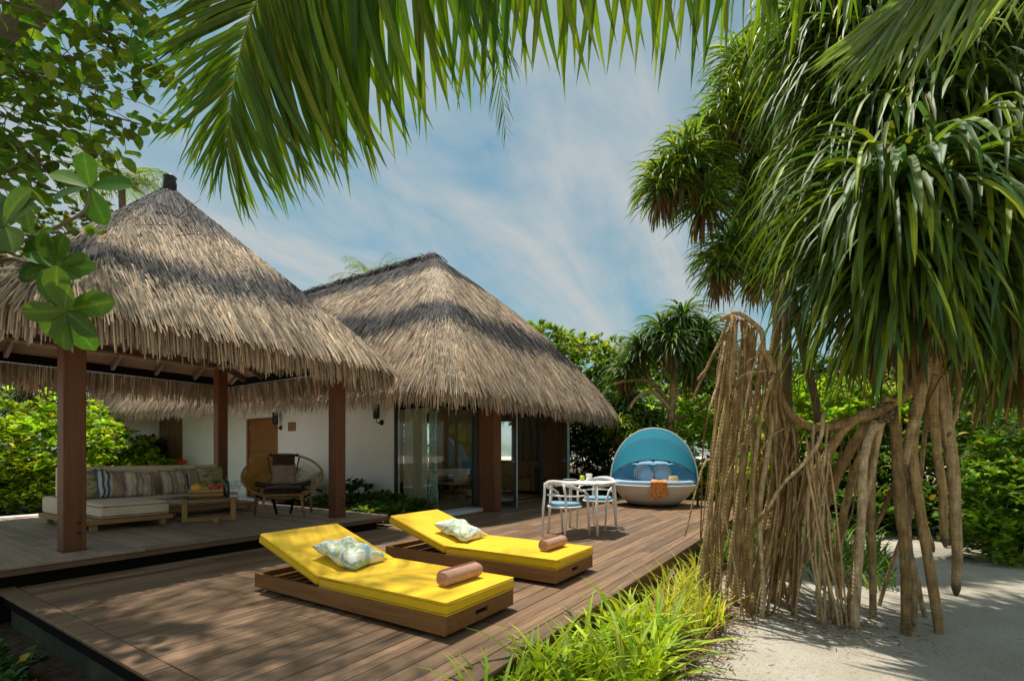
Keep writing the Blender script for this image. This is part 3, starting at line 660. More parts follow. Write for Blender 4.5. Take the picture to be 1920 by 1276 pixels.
def ridge():
    n = 5000; t = rng.uniform(-1, 1, n); y = RCY + t * (vr.rh + .1); z = 6.66 + .34 * 0 * t
    az = np.where(rng.uniform(0, 1, n) < .5, 0, np.pi) + rng.normal(0, .5, n)
    V, Q, per = flatstraps(np.stack([np.full(n, RCX) + rng.normal(0, .05, n), y, np.full(n, 6.64) + rng.uniform(-.04, .05, n)], -1), az, rng.uniform(-.5, .15, n), np.full(n, -1.0), rng.uniform(.25, .5, n), rng.uniform(.012, .028, n), 2, rng.normal(0, .5, n))
    b = Bag(); b.add(V, Q, pcol(jit(GREY, n, .05, .45), per)); b.build('ridge_thatch', M_thatch, roof_v)
ridge()
# walls
def wall(x0, x1, y0, y1, z0, z1, mat=None, name='wall', parent=None): return MB().box(x0, x1, y0, y1, z0, z1, .003).build(name, mat or M_white, parent or villa)
GL = 7.98                                   # where the glass of the left face ends
wall(VX, VX + .16, GL + .10, 12.36, -.35, 2.78); wall(VX, VX + .16, 13.88, 17.72, -.35, 2.9); wall(VX, VX + .16, 19.46, 26.5, -.35, 2.95)
wall(VX, VX + .16, 12.36, 13.88, 2.16, 2.8); wall(VX + .01, VX + .15, 17.72, 19.46, 2.4, 2.9)
wall(VX - .02, VX + .17, GL, GL + .10, 0, 2.7)
w = thing('slat_screen', None, None, (0, 0, 0)); w.parent = villa; w.location = -worldloc(villa)
MB().box(VX + .06, VX + .12, 17.73, 19.45, -.2, 2.4).build('backing', M_slat, w)
for i in range(14):
    y = 17.80 + i * .121
    MB().box(VX - .005, VX + .055, y - .035, y + .035, -.2, 2.39, .004).build('slat', M_slat, w)
d = thing('entrance_door', None, None); d.parent = villa; d.location = -worldloc(villa)
MB().box(VX + .03, VX + .08, 12.47, 13.78, .02, 2.12, .004).build('door_leaf', M_door, d)
for y in (12.42, 13.83): MB().box(VX - .015, VX + .12, y - .05, y + .05, 0, 2.155, .004).build('door_frame', M_door, d)
MB().box(VX - .012, VX + .12, 12.48, 13.77, 2.125, 2.158, .003).build('door_frame', M_door, d)
for k in range(7): MB().box(VX + .022, VX + .029, 12.50, 13.75, .05 + k * .295, .338 + k * .295, .003).build('door_board', M_door, d)
for z in (.35, .95, 1.85): MB().box(VX + .012, VX + .022, 13.735, 13.765, z, z + .11, .002).build('hinge', M_alum, d)
MB().tube([(VX + .02, 12.56, .98), (VX - .04, 12.56, .98), (VX - .04, 12.67, .98)], .011, 8).build('door_handle', M_black, d)
# interior
MB().box(VX + .02, VX1 - .02, VY - .02, 11.6, -.05, .025).build('floor', M_pale, villa)
wall(VX + .17, 11.3, 11.5, 11.62, .026, 2.62, M_int, 'interior_wall'); wall(11.3, 12.78, 11.5, 11.62, .026, .12, M_int, 'interior_wall'); wall(12.78, VX1, 11.5, 11.62, .026, 2.62, M_int, 'interior_wall')  # back window opening widened to brighten the room
wall(VX1 - .12, VX1, VY, 7.2, 0, 2.7, M_post, 'end_wall'); wall(VX1 - .12, VX1, 9.6, 11.49, .026, 2.62, M_int, 'interior_wall'); wall(VX1 - .12, VX1, 8.62, 9.6, .026, .12, M_int, 'interior_wall'); wall(VX1 - .12, VX1, 7.2, 9.6, 2.45, 2.62, M_int, 'interior_wall'); wall(VX1 - .12, VX1, 7.2, 8.61, .026, .45, M_int, 'interior_wall')  # opening in this right wall is invented, to let light into the room
wall(VX + .17, VX + .2, GL + .11, 11.49, .026, 2.62, M_int, 'interior_wall')
MB().box(VX + .1, VX1 - .05, VY + .06, 11.48, 2.625, 2.66).build('ceiling', M_white, villa)
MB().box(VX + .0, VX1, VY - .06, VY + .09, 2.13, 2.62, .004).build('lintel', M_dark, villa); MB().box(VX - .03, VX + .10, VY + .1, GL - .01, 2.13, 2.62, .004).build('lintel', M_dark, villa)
# glazed corner
g = thing('glazed_corner', None, None); g.parent = villa; g.location = -worldloc(villa)
MB().box(VX + .012, VX + .024, VY + .02, GL - .05, .05, 2.13).build('glass_pane', M_glass, g); MB().box(VX + .03, 8.55, VY + .012, VY + .024, .05, 2.13).build('glass_pane', M_glass, g)
MB().box(VX - .01, VX + .05, GL - .06, GL - .005, .0, 2.13, .004).build('window_frame', M_black, g); MB().box(8.555, 8.66, VY - .02, VY + .05, 0, 2.13, .004).build('window_frame', M_grey, g)
MB().box(VX - .008, VX + .05, VY + .05, GL - .065, .0, .048, .004).build('window_sill', M_grey, g); MB().box(VX - .01, 8.55, VY - .01, VY + .048, .0, .048, .004).build('window_sill', M_grey, g)
wall(8.67, 8.93, VY - .02, VY + .06, 0, 2.13, M_post, 'timber_panel')
# pillar that carries the eave
pl_ = MB().box(8.10, 8.345, 5.70, 6.08, .002, 2.5, .006).build('pillar', M_post, villa)
MB().box(8.347, 8.36, 5.71, 6.07, .003, 2.45, .003).build('pillar_cladding', M_slat, pl_)
# folding doors, swung open
def leaf(x, ya, yb, name='glass_door'):
    t = thing(name, None, None); t.parent = villa; t.location = -worldloc(villa)
    MB().box(x - .02, x + .02, ya, ya + .075, .012, 2.16, .004).build('door_stile', M_grey, t); MB().box(x - .02, x + .02, yb - .075, yb, .012, 2.16, .004).build('door_stile', M_grey, t)
    MB().box(x - .019, x + .019, ya + .076, yb - .076, .012, .13, .004).build('door_rail', M_grey, t); MB().box(x - .019, x + .019, ya + .076, yb - .076, 2.06, 2.16, .004).build('door_rail', M_grey, t)
    MB().box(x - .006, x + .006, ya + .077, yb - .077, .131, 2.059).build('glass_pane', M_glass, t)
    MB().box(x - .022, x + .022, ya - .014, ya - .001, .012, 2.16, .003).build('edge_strip', M_alum, t)
    MB().tube([(x - .022, ya + .04, 1.0), (x - .06, ya + .04, 1.0), (x - .06, ya + .15, 1.0)], .010, 8).build('door_handle', M_alum, t)
leaf(8.99, 5.74, 6.55); leaf(11.40, 5.72, 6.55); leaf(11.50, 5.74, 6.55)
MB().box(8.95, 11.4, VY - .04, VY + .05, .003, .03, .004).build('door_track', M_grey, villa)
wall(11.55, 12.35, VY - .02, VY + .06, 0, 2.13, M_post, 'timber_panel'); wall(12.37, VX1 - .13, VY - .02, VY + .06, 0, 2.13, M_post, 'timber_panel')

# curtains
def curtain(name, pts, z0, z1, mat, parent=None, n=60, amp=.035, waves=9, gather=0.0):
    m = MB(); P = []; pts = [Vector(p) for p in pts]; d = pts[1] - pts[0]; L = d.length; d.normalize(); nrm = Vector((-d.y, d.x, 0))
    for i in range(13):
        t = i / 12; row = []
        for j in range(n + 1):
            u = j / n; sq = 1 - gather * math.sin(math.pi * t) ** .8
            q = pts[0] + d * (u * L * sq) + nrm * (amp * math.sin(2 * math.pi * waves * u + .4 * math.sin(3 * t)) * (1 - .2 * t) + .012 * math.sin(17 * u + 5 * t)); row.append((q.x, q.y, z1 + (z0 - z1) * t))
        P.append(row)
    m.grid(P); o = m.build(name, mat, parent); return o
def sheer():
    m, t, b = newmat('sheer_curtain'); b.inputs['Base Color'].default_value = (.70, .68, .50, 1); b.inputs['Roughness'].default_value = .9
    tr = t.nodes.new('ShaderNodeBsdfTranslucent'); tr.inputs[0].default_value = (.75, .73, .55, 1); ms = t.nodes.new('ShaderNodeMixShader'); ms.inputs[0].default_value = .45
    t.links.new(b.outputs[0], ms.inputs[1]); t.links.new(tr.outputs[0], ms.inputs[2]); t.links.new(ms.outputs[0], t.nodes['Material Output'].inputs[0]); return m
M_sheer = sheer()
M_print = stripes('tree_print_curtain', (.5, .5, .4), [(0, (.43, .44, .34)), (.3, (.30, .31, .22)), (.42, (.07, .06, .035)), (.55, (.40, .41, .31)), (.75, (.16, .15, .09)), (.9, (.42, .42, .33))], 9.0, .10)
M_teal = blotch('teal_print_curtain', (.34, .45, .36), (.05, .16, .17), (.16, .33, .30), 5.0, 2.0)
tag(curtain('curtain', [(7.72, 7.86, 0), (7.70, 7.16, 0)], .04, 2.55, M_sheer), 'pale yellow sheer curtain hanging inside the glass corner', 'curtain')
tag(curtain('curtain', [(7.73, 7.14, 0), (7.74, 6.86, 0)], .04, 2.55, M_teal, None, 24, .03, 3, .25), 'teal patterned curtain gathered at the glass corner', 'curtain')
oc = tag(curtain('curtain', [(0, 0, 0), (1.15, 0, 0)], .04, 2.5, M_print, None, 60, .03, 6), 'tree patterned curtain behind the indoor sofa', 'curtain'); oc.location = (13.02, 8.52, 0); oc.rotation_euler = (0, 0, R(-90))

# wall lamps and number plate
def wall_lamp(label, x, y, z, nx, ny, k=1.0):
    t = thing('wall_lamp', label, 'wall lamp', (x, y, z), 0, 'black wall lamps'); n = Vector((nx, ny, 0)); q = Vector((x, y, z)) + n * .006; s = Vector((-ny, nx, 0))
    m = MB(); m.tube([q, q + n * .022], .06 * k, 16); m.build('wall_plate', M_black, t)
    c = q + n * .16
    MB().tube([q + n * .022, q + n * .10 + Vector((0, 0, -.02)), c + Vector((0, 0, .01)), c + Vector((0, 0, .09))], .011, 8).build('arm', M_black, t)
    sh = MB(); sh.lathe([(.062 * k, .085), (.066 * k, .085), (.066 * k, .10), (.062 * k, .10)], 16, c, caps=False); sh.lathe([(.062 * k, .385), (.066 * k, .385), (.066 * k, .40), (.062 * k, .40)], 16, c, caps=False)
    for i in range(14):
        a = 2 * math.pi * i / 14; p = c + Vector((math.cos(a) * .063 * k, math.sin(a) * .063 * k, .09)); sh.tube([p, p + Vector((0, 0, .305))], .0055, 5)
    sh.build('shade_cage', M_black, t); MB().lathe([(.002, .10), (.048 * k, .10), (.048 * k, .385), (.002, .385)], 14, c).build('lamp_glass', plain('smoked_lamp_glass_' + str(len(MATS)), (.11, .09, .075), .3), t)
wall_lamp('black cylinder wall lamp between the entrance door and the number plate', VX, 12.20, 1.86, -1, 0)
wall_lamp('black cylinder wall lamp at the right end of the white wall', VX, 8.36, 1.86, -1, 0)
wall_lamp('black cylinder wall lamp on the timber pillar by the open doors', 8.36, 5.86, 1.80, 1, 0, 1.1)
t = thing('number_plate', 'small brown wooden number plate on the white wall', 'sign', (VX, 11.71, 1.87))
MB().box(VX - .022, VX - .002, 11.55, 11.87, 1.76, 1.99, .004).build('plate', M_slat, t)
for i, (yy, w_) in enumerate(((11.79, .016), (11.71, .016), (11.63, .016))): MB().box(VX - .027, VX - .0225, yy - w_, yy + w_, 1.80, 1.95, .002).build('numeral', M_teak, t)
# ------------------------------------------------------------------ sun loungers
def lounger():
    x0, x1, y0, y1 = 2.31, 3.09, 2.0, 4.12
    t = thing('sun_lounger', 'nearer low wooden sun lounger with a bright yellow mattress and raised back', 'sun lounger', (2.70, 3.06, 0), 0, 'yellow sun loungers on the deck')
    MB().box(x0 + .06, x1 - .06, y0 + .06, y1 - .06, .003, .03).build('plinth', M_dark, t)
    MB().box(x0, x0 + .032, y0, y1, .03, .148, .004).build('side_board', M_loung, t); MB().box(x1 - .032, x1, y0, y1, .03, .148, .004).build('side_board', M_loung, t)
    MB().box(x0 + .033, x1 - .033, y1 - .032, y1 - .001, .03, .147, .004).build('end_board', M_loung, t)
    xm = (x0 + x1) / 2; e = MB(); ya, yb = y0 + .001, y0 + .032
    e.box(x0 + .033, xm - .07, ya, yb, .03, .147, .004); e.box(xm + .07, x1 - .033, ya, yb, .03, .147, .004); e.box(xm - .07, xm + .07, ya, yb, .03, .077, .003); e.box(xm - .07, xm + .07, ya, yb, .107, .147, .003)
    e.build('foot_board', M_loung, t); MB().box(xm - .075, xm + .075, y0 + .034, y0 + .05, .05, .13).build('handle_recess', M_dark, t)
    for k in range(16):
        y = y0 + .07 + k * .128
        MB().box(x0 + .034, x1 - .034, y, y + .06, .09, .108, .003).build('slat', M_loung, t)
    for xs in (x0 + .2, x1 - .2): MB().bar((xs, 3.35, .112), (xs, 4.0, .30), .035, .02, .003).build('back_support', M_loung, t)
    rbox('mattress', M_yel, t, x0 + .012, x1 + .008, y0 - .004, 3.27, .150, .232, .016, 3, .012)
    for zz in (.231, .151):
        MB().tube([(x0 + .018, y0 + .002, zz), (x1 + .002, y0 + .002, zz), (x1 + .002, 3.264, zz), (x0 + .018, 3.264, zz)], .0045, 5, closed=True).build('piping', M_yel, t)
    b = rbox('back_mattress', M_yel, t, x0 + .012, x1 + .008, 0, .84, 0, .085, .016, 3, .01)
    b.data.transform(Matrix.Translation((0, 3.285 - 3.06, .152)) @ Matrix.Rotation(R(17.5), 4, 'X') @ Matrix.Translation(worldloc(t)) @ Matrix.Translation((-2.70, 0, 0)))
    return t
L1 = lounger()
L2 = copy_tree(L1, label='farther low wooden sun lounger with a bright yellow mattress, beside the pavilion step'); L2.location = (4.17, 3.07, 0)
pm = pillow_mesh('cushion', M_leafprint, .45, .45, .15, seed=1)
for i, (x, y, z, lab, rz_) in enumerate(((2.70, 3.36, .335, 'white cushion with green and blue leaf print on the nearer yellow lounger', .25), (4.17, 3.38, .335, 'white cushion with green and blue leaf print on the farther yellow lounger', .15))):
    o = link('cushion', pm if i == 0 else pillow_mesh('cushion', M_leafprint, .45, .45, .14, seed=9)); tag(o, lab, 'cushion', 'leaf print cushions on the loungers'); place(o, (x, y, z), (math.cos(rz_), math.sin(rz_), -.03), (0, -.36, 1))
def towel(lab, x, y, z, ang):
    t = thing('rolled_towel', lab, 'towel', (0, 0, 0), 0, 'rolled pink towels on the loungers'); m = MB(); L = .38; n = 90; P = []
    for w in (-L / 2, -L / 2 + .008, 0, L / 2 - .008, L / 2):
        row = []
        for i in range(n + 1):
            u = i / n; a = u * 2 * math.pi * 4.2; r = .006 + .060 * u - (.004 if abs(w) > L / 2 - .004 else 0); row.append((w + .004 * math.sin(3 * a + w * 30), r * math.cos(a), r * math.sin(a) * .93))
        P.append(row)
    Q = [[(p[0], p[1] * (1 - .011 / max(.012, math.hypot(p[1], p[2]))), p[2] * (1 - .011 / max(.012, math.hypot(p[1], p[2])))) for p in row] for row in P]
    m.grid(P); m.grid([r[::-1] for r in Q]); m.grid([P[0], Q[0]]); m.grid([Q[-1], P[-1]]); m.grid([[r[-1] for r in P], [r[-1] for r in Q]])
    o = m.build('towel_roll', M_towel, t); t.location = (x, y, z + .060); t.rotation_euler = (0, 0, ang); return t
towel('rolled dusty pink towel at the foot of the nearer yellow lounger', 2.76, 2.24, .238, R(-2)); towel('rolled dusty pink towel at the foot of the farther yellow lounger', 4.22, 2.27, .238, R(-1))

# ------------------------------------------------------------------ lounge under the pavilion
FZ = .192
s = thing('sofa', 'low L shaped beige sofa on a honey teak base under the pavilion', 'sofa', (3.4, 8.7, FZ))
def slatbase(x0, x1, y0, y1):
    n = int((x1 - x0) / .1); w = (x1 - x0) / n
    for i in range(n): MB().box(x0 + i * w + .004, x0 + (i + 1) * w - .004, y0 + .041, y1, .305, .328, .004).build('slat', M_teak, s)
    MB().box(x0, x1, y0, y0 + .04, .272, .330, .005).build('front_rail', M_teak, s)
slatbase(2.20, 3.16, 7.68, 8.46); slatbase(2.20, 4.80, 8.47, 9.42)
MB().box(2.175, 2.199, 7.68, 9.42, .272, .330, .004).build('side_rail', M_teak, s); MB().box(4.801, 4.825, 8.47, 9.42, .272, .330, .004).build('side_rail', M_teak, s)
for x, y in ((2.30, 7.76), (3.06, 7.76), (2.27, 9.30), (3.5, 8.54), (4.70, 8.54), (4.70, 9.30), (3.5, 9.3)): MB().box(x - .035, x + .035, y - .035, y + .035, FZ, .2715, .004).build('leg', M_teakz, s)
rbox('chaise_cushion', M_beige, s, 2.36, 3.14, 7.73, 8.60, .332, .515, .035, 4, .02); rbox('seat_cushion', M_beige, s, 2.36, 4.56, 8.61, 9.16, .332, .505, .035, 4, .015)
rbox('back_cushion', M_beige, s, 2.34, 4.50, 9.18, 9.38, .332, .975, .04, 4)
rbox('back_bolster', M_beige, s, 2.20, 2.335, 8.75, 9.38, .332, .56, .035, 3)
def cushion(lab, mat, px_x, y, z, zdir, w=.46, xd=(1, .06, 0), seed=0, group='cushions on the beige sofa'):
    o = link('cushion', pillow_mesh('cushion', mat, w, w, .15, seed=seed)); tag(o, lab, 'cushion', group); place(o, (px_x, y, z), xd, zdir); return o
cushion('floral olive and navy cushion at the left end of the sofa, behind the pavilion post', M_floral, 2.60, 9.02, .715, (0, -1, .30), .47, (1, .08, .03), 2)
cushion('blue and cream striped cushion leaning on the left part of the sofa', M_stripe, 2.88, 8.93, .715, (-.15, -1, .42), .45, (1, .10, -.10), 3)
cushion('brown streaked cushion overlapping the left striped one', M_streak, 3.20, 8.88, .70, (-.2, -1, .40), .42, (1, .05, -.08), 4)
cushion('brown streaked cushion standing alone in the middle of the sofa', M_streak, 3.70, 8.96, .705, (0, -1, .30), .42, (1, .05, 0), 5)
cushion('blue and cream striped cushion half hidden right of the middle of the sofa', M_stripe, 3.99, 9.06, .72, (.05, -1, .24), .43, (1, .02, .02), 6)
cushion('floral teal and olive cushion at the right end of the sofa', M_floral, 4.30, 9.02, .725, (.15, -1, .26), .47, (1, .15, .02), 7)
tag(MB().box(7.15, 7.19, 16.55, 17.85, .87, .99, .006).box(7.16, 7.18, 16.7, 16.76, -.3, .87, .004).box(7.16, 7.18, 17.6, 17.66, -.3, .87, .004).build('red_board', plain('red_paint', (.50, .05, .02), .5)), 'red board on two feet beyond the sofa in front of the white wall', 'board')  # an unidentified red board, not a sign

c = thing('coffee_table', 'honey wood coffee table with a glass top in front of the sofa', 'coffee table', (0, 0, 0))
MB().box(-.475, .475, -.30, .30, .347, .357, .003).build('glass_top', glass_mat('table_glass', (.62, .68, .66)), c)
for x in (-.30, .30): MB().box(x - .033, x + .033, -.035, .035, .0, .345, .004).build('leg', M_teakz, c)
MB().box(-.266, .266, -.034, .034, .0, .062, .004).build('bottom_rail', M_teak, c); MB().box(-.266, .266, -.03, .03, .30, .345, .004).build('top_rail', M_teak, c)
MB().box(-.034 + .1, .034 + .1, .036, .26, .0, .06, .004).build('cross_foot', M_teak, c); MB().box(-.034 + .1, .034 + .1, -.26, -.036, .0, .06, .004).build('cross_foot', M_teak, c)
c.location = (3.575, 7.555, FZ); c.rotation_euler = (0, 0, R(-30.3)); TZ = FZ + .358
def on_table(u, v): a = R(-30.3); return (3.575 + u * math.cos(a) - v * math.sin(a), 7.555 + u * math.sin(a) + v * math.cos(a))
x, y = on_table(-.03, 0)
k = thing('fruit_crate', 'small slatted wooden crate of fruit on the glass coffee table', 'crate', (0, 0, 0))
for yy in (-.12, .12):
    for z in (0, .055): MB().box(-.21, .21, yy - .006, yy + .006, .008 + z, .054 + z, .003).build('slat', M_teak, k)
for xx in (-.204, .204): MB().box(xx - .006, xx + .006, -.113, .113, .008, .109, .003).build('end_panel', M_teak, k)
MB().box(-.2, .2, -.113, .113, 0, .007).build('base', M_teak, k); k.location = (x, y, TZ); k.rotation_euler = (0, 0, R(-30.3))
def fruit(name, lab, u, v, z, r, col, sq=1.0):
    q = on_table(u, v); m = MB(); m.ball((0, 0, 0), r, r, r * sq, 14, 10); o = m.build(name, plain(name + '_skin_' + str(len(MATS)), col, .5, .4, 0, .2, 20)); o.location = (q[0], q[1], TZ + z); tag(o, lab, 'fruit', 'fruit in the crate'); return o
fruit('melon', 'round yellow melon at the left end of the fruit crate', -.15, -.03, .115, .075, (.72, .45, .02))
fruit('papaya', 'green papaya lying at the front of the fruit crate', -.05, -.055, .115, .055, (.33, .34, .07), .8)
fruit('orange', 'small orange between the melon and the red fruit', .02, .02, .13, .045, (.75, .30, .02))
fruit('dragon_fruit', 'larger red pink fruit in the right half of the crate', .07, -.03, .125, .055, (.55, .05, .06))
fruit('apple', 'small red apple at the right end of the fruit crate', .16, -.02, .12, .042, (.50, .08, .04))
q = on_table(.08, .07); t = thing('pineapple', 'pineapple with a blue green crown at the back of the fruit crate', 'fruit', (q[0], q[1], TZ + .06), 0, 'fruit in the crate')
MB().ball((q[0], q[1], TZ + .10), .05, .05, .075).build('fruit_body', plain('pineapple_skin', (.35, .22, .05), .7, .2, 0, .4, 40), t)
nl = 26; V, Q, per = straps(np.tile([[q[0], q[1], TZ + .165]], (nl, 1)), rng.uniform(0, 6.3, nl), rng.uniform(.5, 1.4, nl), rng.uniform(-.3, .9, nl), rng.uniform(.07, .14, nl), .014, 4)
b = Bag(); b.add(V, Q, pcol(jit((.10, .20, .14), nl), per)); b.build('crown', M_leaf, t, None)
q = on_table(.22, -.05); bt = MB(); bt.lathe([(.001, 0), (.036, 0), (.038, .01), (.038, .17), (.030, .205), (.014, .225), (.013, .29), (.015, .295), (.015, .31), (.001, .31)], 16, (q[0], q[1], TZ)); tag(bt.build('wine_bottle', plain('dark_bottle_glass', (.012, .014, .012), .12, .6)), 'dark wine bottle standing beside the fruit crate', 'bottle')
M_clear = glass_mat('wine_glass', (.93, .95, .95))
for i, (u, v, lab) in enumerate(((.30, -.03, 'left of the two wine glasses beside the bottle'), (.37, .04, 'right of the two wine glasses, farther from the bottle'))):
    q = on_table(u, v); gl = MB(); gl.lathe([(.001, 0), (.033, 0), (.033, .003), (.005, .006), (.004, .085), (.022, .10), (.038, .14), (.036, .19), (.031, .215), (.029, .215), (.034, .19), (.036, .14), (.02, .104), (.001, .10)], 18, (q[0], q[1], TZ)); tag(gl.build('wine_glass', M_clear), lab, 'wine glass', 'wine glasses on the coffee table')
q = on_table(-.36, .08); tag(MB().box(q[0] - .10, q[0] + .10, q[1] - .07, q[1] + .07, TZ, TZ + .012, .002).build('magazine', plain('grey_magazine', (.25, .24, .23), .4)), 'grey magazine at the left end of the glass coffee table', 'magazine')

# hoop chair
h = thing('hoop_chair', 'round rattan hoop chair with cord netting and dark brown cushions', 'armchair', (0, 0, 0)); HZ = .0
def hoop(a, rx=.585, rz=.34, cz=.625): x = rx * math.sin(a); z = cz + rz * math.cos(a); return Vector((x, .14 + (z - cz) * .75 - .10 * (x / rx) ** 2, z))
hp = [hoop(2 * math.pi * i / 48) for i in range(48)]
MB().tube(hp, .019, 8, closed=True).build('hoop', M_rattan, h)
for sx in (-1, 1):
    MB().tube([(sx * .30, -.30, 0), (sx * .25, -.25, .36)], [.016, .021], 8).build('leg', M_teakz, h); MB().tube([(sx * .42, .30, 0), (sx * .40, .22, .30), (sx * .41, .14, .47)], [.018, .022, .018], 8).build('leg', M_teakz, h)
    MB().tube([(sx * .25, -.26, .345), (sx * .40, .16, .40)], .018, 8).build('seat_rail', M_rattan, h); MB().tube([(sx * .10, .22, 0), (sx * .16, .22, .26)], .02, 6).build('back_foot', M_dark, h)
    MB().tube([(sx * .34, .0, .40), (sx * .39, .09, .31), (sx * .30, .12, .26)], .02, 6).build('lashing', M_brown, h)
    MB().tube([hoop(sx * .42), (sx * .13, .06, .40)], .012, 6).build('back_strut', M_beam, h)
MB().tube([(-.42, .25, .235), (.42, .25, .235)], .017, 8).build('stretcher', M_rattan, h); MB().tube([(-.25, -.255, .34), (.25, -.255, .34)], .018, 8).build('front_rail', M_rattan, h)
def net(sx, mat, n=26):
    m = MB()
    for i in range(n):
        a = sx * (.45 + 1.75 * i / (n - 1)); p = hoop(a)
        for sh in (-1, 1):
            tt = min(1, max(0, (i / (n - 1)) + sh * .12)); q = Vector((sx * (.14 + .22 * tt), .10 + .06 * (1 - tt), .62 - .22 * tt if sh > 0 else .52 - .12 * tt)); mid = (p + q) / 2 + Vector((0, .035, -.01)); m.tube([p, mid, q], .0042 if sx > 0 else .0055, 5, False)
    for w in (.25, .5, .75):
        pts = []
        for i in range(14):
            a = sx * (.45 + 1.75 * i / 13); p = hoop(a); q = Vector((sx * (.14 + .22 * i / 13), .12, .58 - .17 * i / 13)); pts.append(p + (q - p) * w + Vector((0, .035 * 4 * w * (1 - w), 0)))
        m.tube(pts, .005, 5, False)
    o = m.build('cord_net', mat, h); return o
net(-1, M_cordt, 40); net(1, M_cord, 26)
st = rbox('seat_cushion', M_brown, h, -.27, .27, -.33, .16, .365, .445, .04, 4, .03)
P = []
for i in range(17):
    u = i / 16 * 2 - 1; x = u * .40; y = .13 + .02 * u * u; z = .435 + .06 * u * u; P.append([(x, y - .10, z - .03), (x, y - .13, z), (x, y - .10, z + .045), (x, y, z + .055), (x, y + .05, z + .02), (x, y, z - .03)])
o = MB().grid([r + [r[0]] for r in P]).add(P[0], [(0, 1, 2, 3, 4, 5)]).add(P[-1], [(5, 4, 3, 2, 1, 0)]).build('lumbar_bolster', M_brown, h); fix_normals(o)
hc = link('head_cushion', pillow_mesh('head_cushion', M_brown, .37, .26, .09, seed=21), h); place(hc, (0, .315, .86), (1, 0, 0), (0, -1, .55))
for sx in (-1, 1): MB().box(sx * .20 - .03, sx * .20 + .03, .34, .40, .93, .975, .01).build('strap', M_brown, h)
h.location = (4.565, 7.31, FZ); h.rotation_euler = (0, 0, R(-33))
ch = h.matrix_basis.copy(); a33 = R(-33); cp = Vector((4.565, 7.31, FZ)) + Matrix.Rotation(a33, 3, 'Z') @ Vector((0, .185, .635))
o = cushion('plain taupe cushion on the round rattan chair', M_taupe, cp.x, cp.y, cp.z, Matrix.Rotation(a33, 3, 'Z') @ Vector((0, -1, .5)), .38, Matrix.Rotation(a33, 3, 'Z') @ Vector((1, 0, 0)), 31, 'cushions on the hoop chair')

# ------------------------------------------------------------------ dining set
tx0, tx1, ty0, ty1 = 6.30, 7.13, 2.66, 3.58
t = thing('dining_table', 'square white outdoor dining table with rounded corners', 'table', ((tx0 + tx1) / 2, (ty0 + ty1) / 2, 0))
bm = bmesh.new(); bmesh.ops.create_cube(bm, size=1)
for v in bm.verts: v.co = Vector((v.co.x * (tx1 - tx0), v.co.y * (ty1 - ty0), .737 + v.co.z * .026))
bmesh.ops.bevel(bm, geom=[e for e in bm.edges if abs(e.verts[0].co.z - e.verts[1].co.z) > .01], offset=.09, segments=6, affect='EDGES'); bmesh.ops.bevel(bm, geom=[e for e in bm.edges if abs(e.verts[0].co.z - e.verts[1].co.z) < .001 and e.calc_face_angle(0) > 1], offset=.006, segments=2, affect='EDGES')
me = bpy.data.meshes.new('tabletop'); bm.to_mesh(me); bm.free(); me.materials.append(M_wpaint); link('tabletop', me, t)
for x, y, sx, sy in ((tx0, ty0, -1, -1), (tx1, ty0, 1, -1), (tx0, ty1, -1, 1), (tx1, ty1, 1, 1)):
    l = MB().tube([(x - sx * .06, y - sy * .07, .012), (x - sx * .10, y - sy * .11, .722)], [.018, .026], 10).build('leg', M_wpaint, t); MB().tube([(x - sx * .06, y - sy * .07, .0), (x - sx * .06, y - sy * .07, .0115)], .016, 8).build('foot', M_black, l)
MB().box(tx0 + .13, tx1 - .13, ty0 + .14, ty0 + .16, .68, .722, .002).build('apron', M_wpaint, t); MB().box(tx0 + .13, tx1 - .13, ty1 - .16, ty1 - .14, .68, .722, .002).build('apron', M_wpaint, t)
